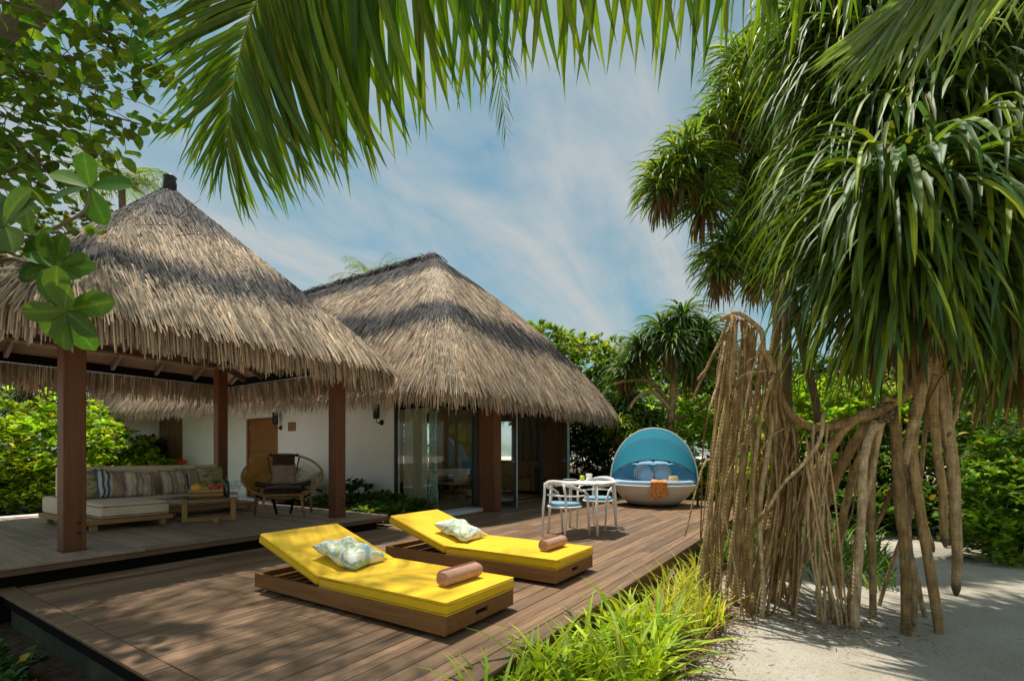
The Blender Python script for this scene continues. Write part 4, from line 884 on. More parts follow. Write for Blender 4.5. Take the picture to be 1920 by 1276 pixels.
def dining_chair(lab):
    t = thing('dining_chair', lab, 'chair', (0, 0, 0), 0, 'white armchairs at the dining table')     # faces +X
    top = lambda a: Vector((.03 - .26 * math.cos(a), .275 * math.sin(a) * (1 + .04 * math.cos(a)), .655 + .115 * max(0, math.cos(a)) ** 1.2))
    for sy in (-1, 1):
        MB().tube([(-.25, sy * .20, 0), (-.225, sy * .205, .40), (-.215, sy * .19, .60), (-.235, sy * .165, .755)], [.014, .019, .017, .014], 8).build('leg', M_wpaint, t)
        MB().tube([(.25, sy * .245, 0), (.215, sy * .245, .43), (.17, sy * .27, .60), (.07, sy * .278, .655)], [.014, .019, .016, .013], 8).build('leg', M_wpaint, t)
    pts = [top(R(-95 + 190 * i / 24)) for i in range(25)]
    m = MB(); P = []
    for i, p in enumerate(pts):
        nrm = Vector((p.x - .03, p.y, 0)).normalized(); hh = .016 + .016 * math.sin(math.pi * i / 24); P.append([p - nrm * .012 - Vector((0, 0, hh)), p + nrm * .012 - Vector((0, 0, hh)), p + nrm * .013 + Vector((0, 0, hh)), p - nrm * .012 + Vector((0, 0, hh))])
    m.grid([r + [r[0]] for r in P]); m.add(P[0], [(3, 2, 1, 0)]); m.add(P[-1], [(0, 1, 2, 3)]); o = m.build('back_rail', M_wpaint, t); fix_normals(o)
    MB().tube([(.16, -.272, .585)] + [(.03 - .255 * math.cos(R(a)), .265 * math.sin(R(a)), .575 + .01 * math.cos(R(a))) for a in range(-75, 76, 15)] + [(.16, .272, .585)], .0115, 8).build('lower_rail', M_wpaint, t)
    m = MB(); m.lathe([(.001, .408), (.235, .408), (.25, .416), (.25, .432), (.235, .44), (.001, .44)], 28, (0, 0, 0), 1.0, .98, False); m.build('seat', M_wpaint, t)
    m = MB(); m.lathe([(.001, .442), (.20, .442), (.225, .452), (.225, .472), (.205, .486), (.12, .49), (.001, .49)], 28, (.005, 0, 0), 1.0, .98, False); m.build('seat_cushion', M_blue, t)
    return t
c1 = dining_chair('white armchair with a blue seat pad, nearer side of the dining table'); c1.location = (6.225, 3.17, 0); c1.rotation_euler = (0, 0, R(-12))
c2 = copy_tree(c1, label='white armchair with a blue seat pad, at the dining table side nearest the daybed'); c2.location = (7.33, 3.14, 0); c2.rotation_euler = (0, 0, R(177))
TT = .7515
tag(MB().lathe([(.001, 0), (.036, 0), (.038, .06), (.034, .075), (.033, .06), (.03, .01), (.001, .01)], 16, (6.95, 3.24, TT)).build('candle_glass', plain('lime_glass', (.42, .55, .02), .25)), 'lime green candle glass on the white dining table', 'candle glass')
cu = tag(MB().lathe([(.001, 0), (.045, 0), (.05, .10), (.045, .105), (.04, .10), (.036, .012), (.001, .012)], 16, (7.03, 3.16, TT)).build('mug', M_wpaint), 'tall white mug beside the lime candle glass', 'mug')
MB().tube([(7.03 - .035, 3.16 - .035, TT + .08), (7.03 - .06, 3.16 - .06, TT + .065), (7.03 - .035, 3.16 - .035, TT + .025)], .006, 6).build('handle', M_wpaint, cu)
tag(MB().lathe([(.001, 0), (.03, 0), (.04, .045), (.036, .045), (.026, .008), (.001, .008)], 14, (7.0, 3.06, TT)).build('small_cup', plain('grey_glaze', (.35, .37, .38), .3)), 'small grey cup in front of the white mug', 'cup')
tag(MB().box(6.78, 7.02, 3.34, 3.54, TT, TT + .006, .002).build('place_mat', plain('dark_place_mat', (.09, .10, .10), .8)), 'dark place mat at the far edge of the white table', 'place mat')
tag(MB().lathe([(.001, .0), (.07, 0), (.11, .012), (.11, .016), (.07, .006), (.001, .006)], 24, (6.86, 3.40, TT + .007)).build('plate', plain('grey_plate', (.30, .31, .32), .35)), 'grey plate on the dark place mat', 'plate')

# ------------------------------------------------------------------ daybed
d = thing('daybed', 'round white daybed with blue cushions and a folding teal canopy', 'daybed', (0, 0, 0))
MB().lathe([(.50, .0), (.53, .0), (.53, .05), (.50, .05)], 32).build('base_ring', M_black, d)
MB().lathe([(.001, .051), (.56, .051), (.70, .16), (.84, .33), (.925, .455), (.945, .475), (.93, .49), (.88, .47), (.001, .42)], 56, (0, 0, 0), 1, .95, False).build('shell', M_shell, d)
MB().lathe([(.001, .43), (.83, .43), (.875, .455), (.88, .50), (.85, .525), (.6, .53), (.001, .535)], 48, (0, 0, 0), 1, .95, False).build('mattress', M_lblue, d)
def back_seg(a0, a1):
    m = MB(); P = []; n = 8
    for i in range(n + 1):
        a = a0 + (a1 - a0) * i / n; ed = 1 - (2 * i / n - 1) ** 6; hgt = max(.03, math.sin(max(0, a)) ** .9) if 0 < a < math.pi else .03
        ca, sa = math.cos(a), math.sin(a) * .95; pf = []
        for r, z in ((.50, .535), (.62, .535 + .13 * hgt), (.78, .53 + .34 * hgt), (.90, .53 + .47 * hgt), (.955, .53 + .46 * hgt), (.965, .51 + .3 * hgt), (.90, .50), (.6, .50)): pf.append((r * ca * (1 - .0 * ed), r * sa, z - .025 * (1 - ed)))
        P.append(pf + [pf[0]])
    m.grid(P); m.add(P[0][:-1], [tuple(range(8))[::-1]]); m.add(P[-1][:-1], [tuple(range(8))]); return fix_normals(m.build('back_cushion', M_blue, d))
sg = [R(v) for v in (-2, 34, 66, 90, 114, 146, 182)]
for a0, a1 in zip(sg[:-1], sg[1:]): back_seg(a0 + .006, a1 - .006)
fc = MB(); P = []
for i in range(25):
    a = R(180 + 180 * i / 24); P.append([(r * math.cos(a), r * math.sin(a) * .95, z) for r, z in ((.70, .53), (.72, .575), (.84, .585), (.90, .56), (.905, .50), (.7, .50), (.70, .53))])
fix_normals(fc.grid(P).build('front_cushion', M_lblue, d))
def arch(t, b):     # t 0 rear .. 1 front
    top = Vector((0, .80 - .86 * t, 1.03 + .72 * math.sin(t * math.pi / 2))); s_ = math.sin(b); c_ = math.cos(b); w = .955 + .03 * math.sin(math.pi * t)
    pivot = Vector((0, .10 * (1 - t) - .02 * t, .52)); return Vector((w * c_, 0, 0)) + pivot + (top - pivot) * (s_ ** .92)
cn = MB(); P = []
for i in range(33):
    t_ = i / 32; row = []
    for j in range(65):
        b_ = math.pi * j / 64; p = arch(t_, b_); sag = .035 * math.sin(math.pi * ((t_ * 2) % 1)) * math.sin(b_); wr = .006 * math.sin(j * 2.3 + 3 * t_) * math.sin(b_) * math.sin(math.pi * ((t_ * 2) % 1)); o_ = Vector((p.x, p.y - .1, p.z - .5)); row.append(p - o_.normalized() * (sag + wr))
    P.append(row)
def canopy_mat():
    m, t, b = newmat('teal_canopy_fabric'); b.inputs['Base Color'].default_value = (.06, .28, .41, 1); b.inputs['Roughness'].default_value = .8
    v = objcoord(t); wv = node(t, 'ShaderNodeTexNoise', Scale=14.0, Detail=5.0, Distortion=1.5); t.links.new(v, wv.inputs['Vector']); bump(t, b, wv.outputs[0], .3, .03)
    tr = t.nodes.new('ShaderNodeBsdfTranslucent'); tr.inputs[0].default_value = (.055, .33, .45, 1); ms = t.nodes.new('ShaderNodeMixShader'); ms.inputs[0].default_value = .42
    t.links.new(b.outputs[0], ms.inputs[1]); t.links.new(tr.outputs[0], ms.inputs[2]); t.links.new(ms.outputs[0], t.nodes['Material Output'].inputs[0]); return m
cn.grid(P).build('canopy', canopy_mat(), d)
for t_, r_ in ((1.0, .014), (.5, .009), (0.0, .011)): MB().tube([arch(t_, math.pi * j / 48) for j in range(49)], r_, 6).build('canopy_hoop', M_wpaint if t_ == 1 else M_alum, d)
MB().box(-.98, -.93, .0, .05, .0, .5, .004).build('canopy_leg', M_black, d); MB().box(.93, .98, .0, .05, .0, .5, .004).build('canopy_leg', M_black, d)
DB = Vector((11.19, 3.44, .002)); DA = R(-72.9); d.location = DB; d.rotation_euler = (0, 0, DA); DR = Matrix.Rotation(DA, 3, 'Z')
def on_bed(v): return DB + DR @ Vector(v)
for lab, mat, v, w in (('striped round cushion at the back left of the daybed', M_rstripe, (-.24, .18, .73), .44), ('striped round cushion at the back right of the daybed', M_rstripe, (.19, .18, .73), .44), ('pale blue round cushion in front of the left striped one', M_lblue, (-.16, .0, .675), .36), ('pale blue round cushion in front of the right striped one', M_lblue, (.20, .0, .675), .36)):
    m = MB(); m.ball((0, 0, 0), w / 2, w / 2, .075, 28, 12); o = m.build('round_cushion', mat); tag(o, lab, 'cushion', 'round cushions on the daybed'); place(o, on_bed(v), DR @ Vector((1, 0, 0)), DR @ Vector((0, -1, .45)))
ht = MB(); ht.lathe([(.001, .10), (.085, .10), (.095, .09), (.10, .012), (.17, .006), (.17, 0), (.001, 0)], 28, on_bed((.42, -.50, .587))); o = ht.build('straw_hat', plain('straw_weave', (.58, .42, .22), .8, .2, 0, .2, 60, .5, 200)); tag(o, 'flat straw hat lying on the right front of the daybed', 'hat'); MB().lathe([(.102, .018), (.099, .045)], 28, on_bed((.42, -.50, .587)), caps=False).build('hat_band', M_beige, o)
bt = MB(); P = []
for i in range(26):
    u = i / 25; row = []
    for j in range(15):
        v = j / 14; x = -.06 + .34 * v + .015 * math.sin(6 * u + 3 * v)
        if u < .42: q = u / .42; y = -.55 - .37 * q; z = .606 + .01 * math.sin(9 * v + 4 * q) - .02 * q
        else: q = (u - .42) / .58; y = -.92 - .02 * math.sin(1.5 * q) + .10 * q; z = .58 - (.40 - .10 * v) * q; y -= .012 * math.sin(11 * v + 2 * q) + .02
        row.append(on_bed((x, y, z)))
    P.append(row)
tag(bt.grid(P).build('beach_towel', M_beach), 'orange and black patterned towel hanging over the front of the daybed', 'towel')

# ------------------------------------------------------------------ inside the villa
dk = thing('desk', 'white desk with dark slim legs behind the glass corner', 'desk', (9.3, 8.3, .026))
MB().box(8.35, 10.25, 8.0, 8.6, .63, .79, .006).build('drawer_box', plain('white_lacquer', (.72, .72, .66), .3), dk)
for x in (8.45, 10.15):
    for y in (8.06, 8.54): MB().tube([(x + (.05 if x > 9 else -.05), y, .026), (x, y, .63)], [.014, .022], 8).build('leg', M_black, dk)
tl = thing('table_lamp', 'table lamp with a brown drum shade on the white desk', 'lamp', (8.62, 8.35, .792)); MB().lathe([(.001, 0), (.08, 0), (.08, .015), (.012, .03), (.012, .46), (.001, .46)], 16, (8.62, 8.35, .791)).build('lamp_base', M_black, tl); MB().lathe([(.15, .44), (.12, .66), (.117, .66), (.147, .44)], 24, (8.62, 8.35, .791), caps=False).build('lamp_shade', plain('brown_shade', (.17, .075, .05), .8), tl)
dc = thing('desk_chair', 'dark legged chair with a tan seat tucked under the white desk', 'chair', (9.35, 7.85, .026))
rbox('seat', plain('tan_leather', (.42, .29, .14), .5), dc, 9.1, 9.62, 7.62, 8.1, .42, .50, .03, 3); rbox('backrest', plain('pale_leather', (.5, .42, .30), .5), dc, 9.1, 9.62, 7.56, 7.61, .50, .76, .02, 3)
for x in (9.13, 9.59):
    for y in (7.6, 8.06): MB().tube([(x, y, .026), (x, y, .42)], .016, 8).build('leg', M_black, dc)
bd = thing('bed', 'low dark bed with a tan cover at the back of the room', 'bed', (10.2, 10.3, .026)); MB().box(8.6, 11.6, 9.5, 11.2, .12, .40, .01).build('bed_frame', M_dark, bd); rbox('bed_cover', plain('tan_cover', (.40, .28, .14), .9), bd, 8.65, 11.55, 9.55, 11.15, .401, .62, .05, 3)
for x in (8.7, 11.5): MB().box(x - .04, x + .04, 9.56, 9.64, .026, .12, .003).build('leg', M_black, bd)
isf = thing('indoor_sofa', 'tan woven sofa inside the open glass doors', 'sofa', (12.55, 8.0, .026)); M_wov = plain('tan_woven_cane', (.50, .34, .14), .7, .3, 0, .2, 60, .5, 150)
rbox('seat', M_wov, isf, 12.15, 12.78, 7.30, 8.75, .10, .48, .03, 3); rbox('backrest', M_wov, isf, 12.79, 12.97, 7.22, 8.85, .10, .98, .05, 3); rbox('armrest', M_wov, isf, 12.2, 12.78, 7.20, 7.29, .10, .80, .03, 3)
for x in (12.2, 12.9):
    for y in (7.28, 8.7): MB().box(x - .025, x + .025, y - .025, y + .025, .026, .1, .003).build('leg', M_black, isf)
cushion('grey striped cushion at the right end of the indoor sofa', M_stripe, 12.62, 7.48, .70, (-1, .3, .35), .40, (.25, 1, 0), 41, 'cushions indoors')
ic = thing('teal_armchair', 'teal armchair behind the first open glass door', 'armchair', (11.3, 9.0, .026)); M_tealf = fabric('teal_upholstery', (.05, .16, .16)); rbox('seat', M_tealf, ic, 11.0, 11.6, 8.7, 9.3, .25, .45, .04, 3); rbox('backrest', M_tealf, ic, 11.45, 11.62, 8.7, 9.3, .46, .95, .05, 3)
for x in (11.05, 11.55):
    for y in (8.75, 9.25): MB().box(x - .02, x + .02, y - .02, y + .02, .026, .25, .003).build('leg', M_black, ic)
fl = thing('floor_lamp', 'black angled arm floor lamp seen through the first glass door', 'lamp', (10.35, 8.0, .026)); MB().lathe([(.001, 0), (.14, 0), (.14, .02), (.001, .02)], 20, (10.35, 8.0, .026)).build('lamp_base', M_black, fl); MB().tube([(10.35, 8.0, .046), (10.25, 8.0, 1.25), (10.6, 7.95, 1.9)], .012, 8).build('lamp_arm', M_black, fl); MB().tube([(10.25, 8.0, 1.25), (10.05, 8.05, 1.5)], .01, 8).build('counterweight', M_black, fl)
MB().lathe([(.10, -.14), (.045, .0), (.042, .0), (.097, -.14)], 18, (10.6, 7.95, 1.9), caps=False).build('lamp_shade', M_black, fl)
# ------------------------------------------------------------------ palm fronds
LEAFLET = leaf_variants('leaflet', M_palm, 6, 1.0, .042, (.02, .10), (-.5, -.1), 6, 'leaflet', .5, 1.6, .2)
LEAFLET_FAR = leaf_variants('leaflet', M_palm, 3, 1.0, .036, (.02, .10), (-.8, -.3), 4, 'leaflet', .4, 1.4, .2)
def spline(pts, n):
    pts = [Vector(p) for p in pts]; P = [pts[0] * 2 - pts[1]] + pts + [pts[-1] * 2 - pts[-2]]; out = []
    for i in range(n):
        u = i / (n - 1) * (len(pts) - 1); k = min(int(u), len(pts) - 2); f = u - k; a, b, c, d = P[k:k + 4]
        out.append(.5 * ((2 * b) + (c - a) * f + (2 * a - 5 * b + 4 * c - d) * f * f + (3 * b - a - 3 * c + d) * f ** 3))
    return out
def frond(pts, nl, length, parent=None, label=None, droop=.5, forward=.55, cols=((.13, .17, .012), (.10, .14, .012)), start=.08, sides=(1, -1), far=False, rad=.016, width=1.0, up=Vector((0, 0, 1)), jitter=.09, gdown=None, dirfn=None, lenfn=None, skip=None, name='palm_frond'):
    """rachis from butt to tip, leaflets as separate objects"""
    base = Vector(pts[0])
    root = thing(name, label, 'palm frond' if label else None, base) if parent is None else thing(name, None, None)
    if parent is not None: root.parent = parent; root.location = base - worldloc(parent)
    C = spline(pts, 60); MB().tube(C, [rad * (1 - .85 * i / 59) for i in range(60)], 7).build('rachis', M_rachis, root)
    var = LEAFLET_FAR if far else LEAFLET
    for s_ in sides:
        for i in range(nl):
            u = start + (1 - start) * (i + rnd.uniform(-.25, .25)) / max(1, nl - 1)
            if skip and skip(u, s_): continue
            u = min(.999, max(0, u)); k = min(57, int(u * 59)); p = C[k].lerp(C[k + 1], u * 59 - k); t = (C[k + 1] - C[k]).normalized()
            side = t.cross(up); side = side.normalized() * s_ if side.length > .05 else Vector((1, 0, 0)) * s_
            L = lenfn(u, s_) * rnd.uniform(.92, 1.06) if lenfn else length * (math.sin(math.pi * min(1, .18 + .80 * u)) ** .6) * rnd.uniform(.9, 1.08); fw = forward + .9 * max(0, u - .6)
            dr = droop if gdown is None else gdown(u, s_)
            x = (side + t * fw + Vector((0, 0, -dr)) + Vector((rnd.gauss(0, jitter), rnd.gauss(0, jitter), rnd.gauss(0, jitter)))).normalized()
            if dirfn: x = (dirfn(u, s_) + Vector((rnd.gauss(0, jitter), rnd.gauss(0, jitter), rnd.gauss(0, jitter)))).normalized()
            z = (up + t * .3 + side * rnd.uniform(-.7, .7)); 
            if abs(z.normalized().dot(x)) > .95: z = side
            o = link('leaflet', rnd.choice(var), root); place(o, p - base, x, z); o.scale = (L, L * (width(u) if callable(width) else width), L)
            c = rnd.choice(cols); q = math.exp(rnd.gauss(0, .22)); o.color = (c[0] * q * rnd.uniform(.85, 1.2), c[1] * q, c[2] * rnd.uniform(.7, 1.4), 1)
    return root
YG = ((.13, .21, .012), (.09, .17, .014), (.16, .22, .014), (.07, .14, .016)); DG = ((.055, .09, .02), (.075, .11, .02), (.05, .085, .025)); PG = ((.20, .26, .10), (.24, .30, .13), (.15, .22, .07))
F1 = [at(1700, -330, 2.9), at(1400, -310, 2.75), at(1100, -300, 2.6), at(860, -260, 2.5), at(680, -185, 2.42), at(560, -90, 2.38), at(480, 5, 2.34), at(440, 150, 2.32), at(424, 285, 2.32)]
VIEW_R = Vector((ST, -CT, 0)); VIEW_F = Vector((CT, ST, 0))
def dir1(u, s):      # leaflets of the overhead frond: one row spreads to the left, the other hangs down
    if s > 0: a = -np.interp(u, [0, .45, .6, .75, .9, 1], [80, 80, 72, 58, 36, 10]); k = -.12
    else: a = np.interp(u, [0, .22, .33, .44, .556, .667, .78, .89, 1], [-4, -1, 0, 2, 5, 9, 17, 18, 8]); k = .05
    a = R(a); return VIEW_R * math.sin(a) - Vector((0, 0, math.cos(a))) + VIEW_F * k
def len1(u, s): return float(np.interp(u, [0, .2, .62, .76, .88, 1], [1.2, 1.2, 1.2, .95, .66, .36])) * (.66 if s > 0 and u < .85 else .8 if s > 0 else 1)
coco = thing('coconut_palm', 'coconut palm overhead whose big frond hangs across the top of the view', 'palm tree', (4.6, -2.2, SANDZ))
tp = [Vector((4.6, -2.2, SANDZ - .1)), Vector((4.75, -2.0, 1.2)), Vector((4.5, -1.7, 3.0)), Vector((4.35, -1.25, 4.4))]
MB().tube(spline(tp, 24), [.16 - .003 * i for i in range(24)], 12).build('trunk', M_bark2, coco)
f1 = frond([tp[-1]] + F1, 205, 1.18, coco, None, .5, .30, YG, .13, (1, -1), rad=.014, skip=lambda u, s: s > 0 and u < .52, width=lambda u: 1.15 if u < .62 else 1.0, up=-VIEW_F, jitter=.035, dirfn=dir1, lenfn=len1)
frond([tp[-1], at(1250, -420, 3.6), at(1000, -170, 3.7), at(935, 20, 3.75), at(948, 250, 3.8)], 44, .62, coco, None, .55, .75, YG + DG, .30, rad=.010, width=.85)
frond([tp[-1], at(1650, -330, 3.6), at(1500, -190, 3.7), at(1340, -95, 3.8), at(1150, -55, 3.9)], 44, .72, coco, None, 1.5, .12, YG + DG, .25, rad=.012)
def dir4(u, s):
    a = R(np.interp(u, [0, .6, 1], [62, 56, 45]) if s > 0 else np.interp(u, [0, .6, 1], [30, 30, 36])); return -VIEW_R * math.sin(a) - Vector((0, 0, math.cos(a))) + VIEW_F * (.08 if s > 0 else -.05)
frond([at(2300, -330, 2.9), at(2080, -230, 2.75), at(1900, -130, 2.62), at(1770, -60, 2.55), at(1690, 20, 2.5)], 78, .85, None, 'pale green palm frond sweeping down from the top right corner', .95, .75, PG + YG[:1], .15, rad=.012, width=1.0, jitter=.035, up=-VIEW_F, dirfn=dir4, lenfn=lambda u, s: float(np.interp(u, [0, .7, 1], [.95, .85, .5])))

# ------------------------------------------------------------------ broad leaves in front
BIG = leaf_variants('leaf', M_leafo, 6, 1.0, .56, (.0, .25), (-.5, -.05), 8, 'broad', .16, 1.3, .15)
def big_branch():
    o0 = at(-330, 640, 1.75); t = thing('almond_branch', 'low branch of big round tipped leaves at the left edge, before the pavilion roof', 'branch', o0)
    A, B_, Cc, D, E_ = at(122, 582, 1.62), at(106, 502, 1.66), at(169, 352, 1.75), at(8, 425, 1.6), at(-60, 520, 1.6)
    for pts, r in (([o0, at(-150, 560, 1.7), at(0, 489, 1.68), at(60, 497, 1.66), B_], .010), ([at(-150, 560, 1.7), at(0, 470, 1.66), at(60, 447, 1.68), at(118, 420, 1.72), at(160, 393, 1.74), Cc], .008), ([B_, at(116, 545, 1.63), A], .006), ([at(-150, 560, 1.7), at(-40, 470, 1.62), D], .006)):
        MB().tube(spline(pts, 20), [r * (1 - .45 * i / 19) for i in range(20)], 7).build('twig', M_bark2, t)
    for cpt, n, L, axis in ((A, 9, .150, Vector((.1, -.1, -.55))), (B_, 10, .135, Vector((.3, -.2, .25))), (Cc, 5, .150, Vector((.3, .1, .5))), (D, 6, .155, Vector((-.1, -.1, .7))), (E_, 6, .155, Vector((.1, -.3, .2))), (at(60, 440, 1.68), 4, .11, Vector((0, 0, .3)))):
        axis = (axis * .5 - VIEW_F + Vector((0, 0, -.15))).normalized(); u = axis.orthogonal().normalized(); v = axis.cross(u); ph = rnd.uniform(0, 6)
        for i in range(n):
            a = ph + 2 * math.pi * i / n + rnd.uniform(-.25, .25); x = (u * math.cos(a) + v * math.sin(a)) + axis * rnd.uniform(-.25, .45); Ls = L * rnd.uniform(.78, 1.08)
            o = link('leaf', rnd.choice(BIG), t); place(o, cpt - o0, x, axis + Vector((rnd.uniform(-.4, .4), rnd.uniform(-.4, .4), .35 + rnd.uniform(-.3, .3)))); o.scale = (Ls, Ls, Ls); q = math.exp(rnd.gauss(0, .25)); o.color = (.050 * q * rnd.uniform(.8, 1.6), .14 * q, .012 * q, 1)
    return t
big_branch()

# ------------------------------------------------------------------ overhanging tree, top left
SMALL = leaf_variants('leaf', M_leafo, 6, 1.0, .72, (.0, .3), (-.7, -.1), 5, 'oval', .2, 1.2, .2)
def overhang():
    base = Vector((-3.2, 6.0, SANDZ)); t = thing('overhanging_tree', 'broadleaf tree whose dark leafy branches reach in from the top left', 'tree', base)
    MB().tube(spline([base, Vector((-3.0, 5.8, 1.5)), Vector((-2.6, 5.2, 3.0)), Vector((-2.0, 4.8, 4.4))], 20), [.17 - .004 * i for i in range(20)], 10).build('trunk', M_bark2, t)
    src = at(-600, -250, 4.6); MB().tube([Vector((-2.0, 4.8, 4.4)), (Vector((-2.0, 4.8, 4.4)) + src) / 2, src], [.10, .08, .06], 8).build('limb', M_bark2, t)
    tips = []
    lines = [[(-600, -250), (-200, -60), (60, 20), (200, 60), (285, 120)], [(-600, -250), (-250, 40), (-30, 120), (120, 190), (270, 235)], [(-600, -250), (-250, 120), (-60, 130), (90, 140), (215, 175)], [(-600, -250), (-300, 200), (-80, 250), (40, 280), (110, 345)], [(-600, -250), (-200, -200), (60, -90), (170, -30), (270, 20)], [(-600, -250), (-300, 120), (-90, 200), (40, 225), (180, 290)], [(-600, -250), (-300, -60), (-100, 40), (30, 90), (150, 110)], [(-600, -250), (-350, 260), (-160, 330), (-40, 330), (30, 320)]]
    for ln in lines:
        d0 = rnd.uniform(3.7, 4.8); pts = spline([src] + [at(x, y, d0 + rnd.uniform(-.15, .15)) for x, y in ln[1:]], 30)
        MB().tube(pts, [.030 * (1 - .88 * i / 29) + .002 for i in range(30)], 6).build('branch', M_bark2, t)
        for k in range(8, 30):
            for _ in range(3):
                q = pts[k] + Vector((rnd.gauss(0, .16), rnd.gauss(0, .22), rnd.gauss(0, .14)));
                if _ == 2 and k % 2: continue
                if _ < 2: tips.append((pts[k], q))
                else: tips.append((pts[k], pts[k] + (q - pts[k]) * .4))
    rnd.shuffle(tips); tw = MB()
    for a, b_ in tips: tw.tube([a, (a + b_) / 2 + Vector((0, 0, .02)), b_], [.004, .003, .002], 4, False)
    o = tw.build('twigs', M_bark2, t); o['kind'] = 'stuff'
    n_obj = 0; BV = Bag()
    for a, b_ in tips:
        for _ in range(4):
            p = b_ + Vector((rnd.gauss(0, .06), rnd.gauss(0, .06), rnd.gauss(0, .05))); L = rnd.uniform(.075, .16); q = math.exp(rnd.gauss(0, .32)); c = (.095 * q * rnd.uniform(.7, 1.5), .20 * q, .018 * q)
            az = rnd.uniform(0, 6.28); e0 = rnd.uniform(-.9, .35)
            if n_obj < 300 and _ < 2:
                o = link('leaf', rnd.choice(SMALL), t); place(o, p - base, (math.cos(az) * math.cos(e0), math.sin(az) * math.cos(e0), math.sin(e0)), (rnd.uniform(-.5, .5), rnd.uniform(-.5, .5), 1)); o.scale = (L, L, L); o.color = c + (1,); n_obj += 1
            else:
                V, Q, per = straps(np.array([p]), az, e0, e0 - .5, L, L * .72, 4, 1.2, .2, rnd.uniform(-.5, .5), 'oval'); BV.add(V, Q, pcol([c], per))
    BV.build('foliage', M_leaf, t)
overhang()

# ------------------------------------------------------------------ leafy shrubs and hedges
def shrub(name, label, cat, blobs, n_sh, per_sh, L, W, col, base, group=None, prof='broad', parts=0, el=(.1, 1.2), stems=10, inner=.5, up=.15, colv=.30):
    """blobs: (centre, (rx, ry, rz)); rosettes of leaves at shoot tips through the outer volume"""
    t = thing(name, label, cat, base, 0, group); bag = Bag(); vol = np.array([b[1][0] * b[1][1] + b[1][0] * b[1][2] for b in blobs]); k = rng.choice(len(blobs), n_sh, p=vol / vol.sum())
    C = np.array([list(b[0]) for b in blobs])[k]; S = np.array([b[1] for b in blobs])[k]
    d = rng.normal(0, 1, (n_sh, 3)); d[:, 2] += up; d /= np.linalg.norm(d, axis=1, keepdims=True); r = 1 - inner * rng.uniform(0, 1, n_sh) ** 1.8; r *= 1 + .10 * np.sin(5 * d[:, 0] + 3 * d[:, 1] + k) + .07 * np.sin(9 * d[:, 2] + 7 * d[:, 0])
    P = C + d * S * r[:, None]; ok = P[:, 2] > SANDZ + .02; P, d = P[ok], d[ok]; n = len(P)
    cs = jit(col, n, .14, colv); Pn = np.repeat(P, per_sh, 0); dn = np.repeat(d, per_sh, 0); m = len(Pn)
    az = rng.uniform(0, 2 * np.pi, m); out_az = np.arctan2(dn[:, 1], dn[:, 0]); e0 = rng.uniform(*el, m) - .3 * (dn[:, 2] < 0)
    wgt = np.hypot(dn[:, 0], dn[:, 1]) * .8; ax = np.cos(az) + wgt * np.cos(out_az); ay = np.sin(az) + wgt * np.sin(out_az); az = np.arctan2(ay, ax)
    ls = L * rng.uniform(.65, 1.15, m); cc = np.repeat(cs, per_sh, 0) * np.exp(rng.normal(0, .20, (m, 1))); yl = rng.uniform(0, 1, m) < .035; cc[yl] = np.array((.42, .30, .04)) * np.exp(rng.normal(0, .4, (yl.sum(), 1))); nl_ = rng.uniform(0, 1, m) < .22; cc[nl_] *= np.array((1.5, 1.35, 1.1))
    V, Q, per = straps(Pn + rng.normal(0, .012, (m, 3)), az, e0, e0 - rng.uniform(.3, 1.0, m), ls, W * ls / L, 4, 1.3, .22, rng.normal(0, .25, m), prof); 
    if parts:
        dep = Pn[:, 0] * CT + Pn[:, 1] * ST; nearest = np.argsort(dep)[:parts]; keep = np.ones(m, bool); keep[nearest] = False; Vm = V.reshape(m, per, 3)
        vs = leaf_variants('leaf', M_leafo, 4, 1.0, W / L, (.1, .3), (-.6, -.2), 4, prof, .22, 1.3, .2)
        for i in nearest:
            o = link('leaf', rnd.choice(vs), t); place(o, Vector(Pn[i]) - Vector(base), (math.cos(az[i]) * math.cos(e0[i]), math.sin(az[i]) * math.cos(e0[i]), math.sin(e0[i])), (rnd.uniform(-.3, .3), rnd.uniform(-.3, .3), 1)); o.scale = (ls[i],) * 3; o.color = tuple(cc[i]) + (1,)
        kv = np.where(keep)[0]; V = Vm[kv].reshape(-1, 3); cc = cc[kv]; mm = len(kv)
        ix = np.arange(mm * per).reshape(mm, -1, 3); Q = np.concatenate([np.stack([ix[:, :-1, j], ix[:, :-1, j + 1], ix[:, 1:, j + 1], ix[:, 1:, j]], -1).reshape(-1, 4) for j in (0, 1)])
    bag.add(V, Q, pcol(cc, per)); bag.build('foliage', M_leaf, t)
    st = MB(); bz = Vector(base)
    for i in range(stems):
        b_ = blobs[i % len(blobs)]; tip = Vector(b_[0]) + Vector((rnd.uniform(-.6, .6) * b_[1][0], rnd.uniform(-.6, .6) * b_[1][1], rnd.uniform(.0, .6) * b_[1][2])); foot = Vector((tip.x * .5 + bz.x * .5, tip.y * .5 + bz.y * .5, SANDZ - .05)); st.tube([foot, foot.lerp(tip, .5) + Vector((rnd.uniform(-.1, .1), rnd.uniform(-.1, .1), .1)), tip], [.022, .016, .008], 5, False)
    st.build('stems', M_bark2, t); return t
def blob(px, py, d, rx, rz, ry=None): return (at(px, py, d), (rx, ry or rx, rz))
def onground(px, d): v = at(px, 852, d); return Vector((v.x, v.y, SANDZ))
LIME = (.27, .40, .022); MID = (.075, .15, .022); DEEP = (.026, .062, .016); OLIVE = (.11, .145, .03)
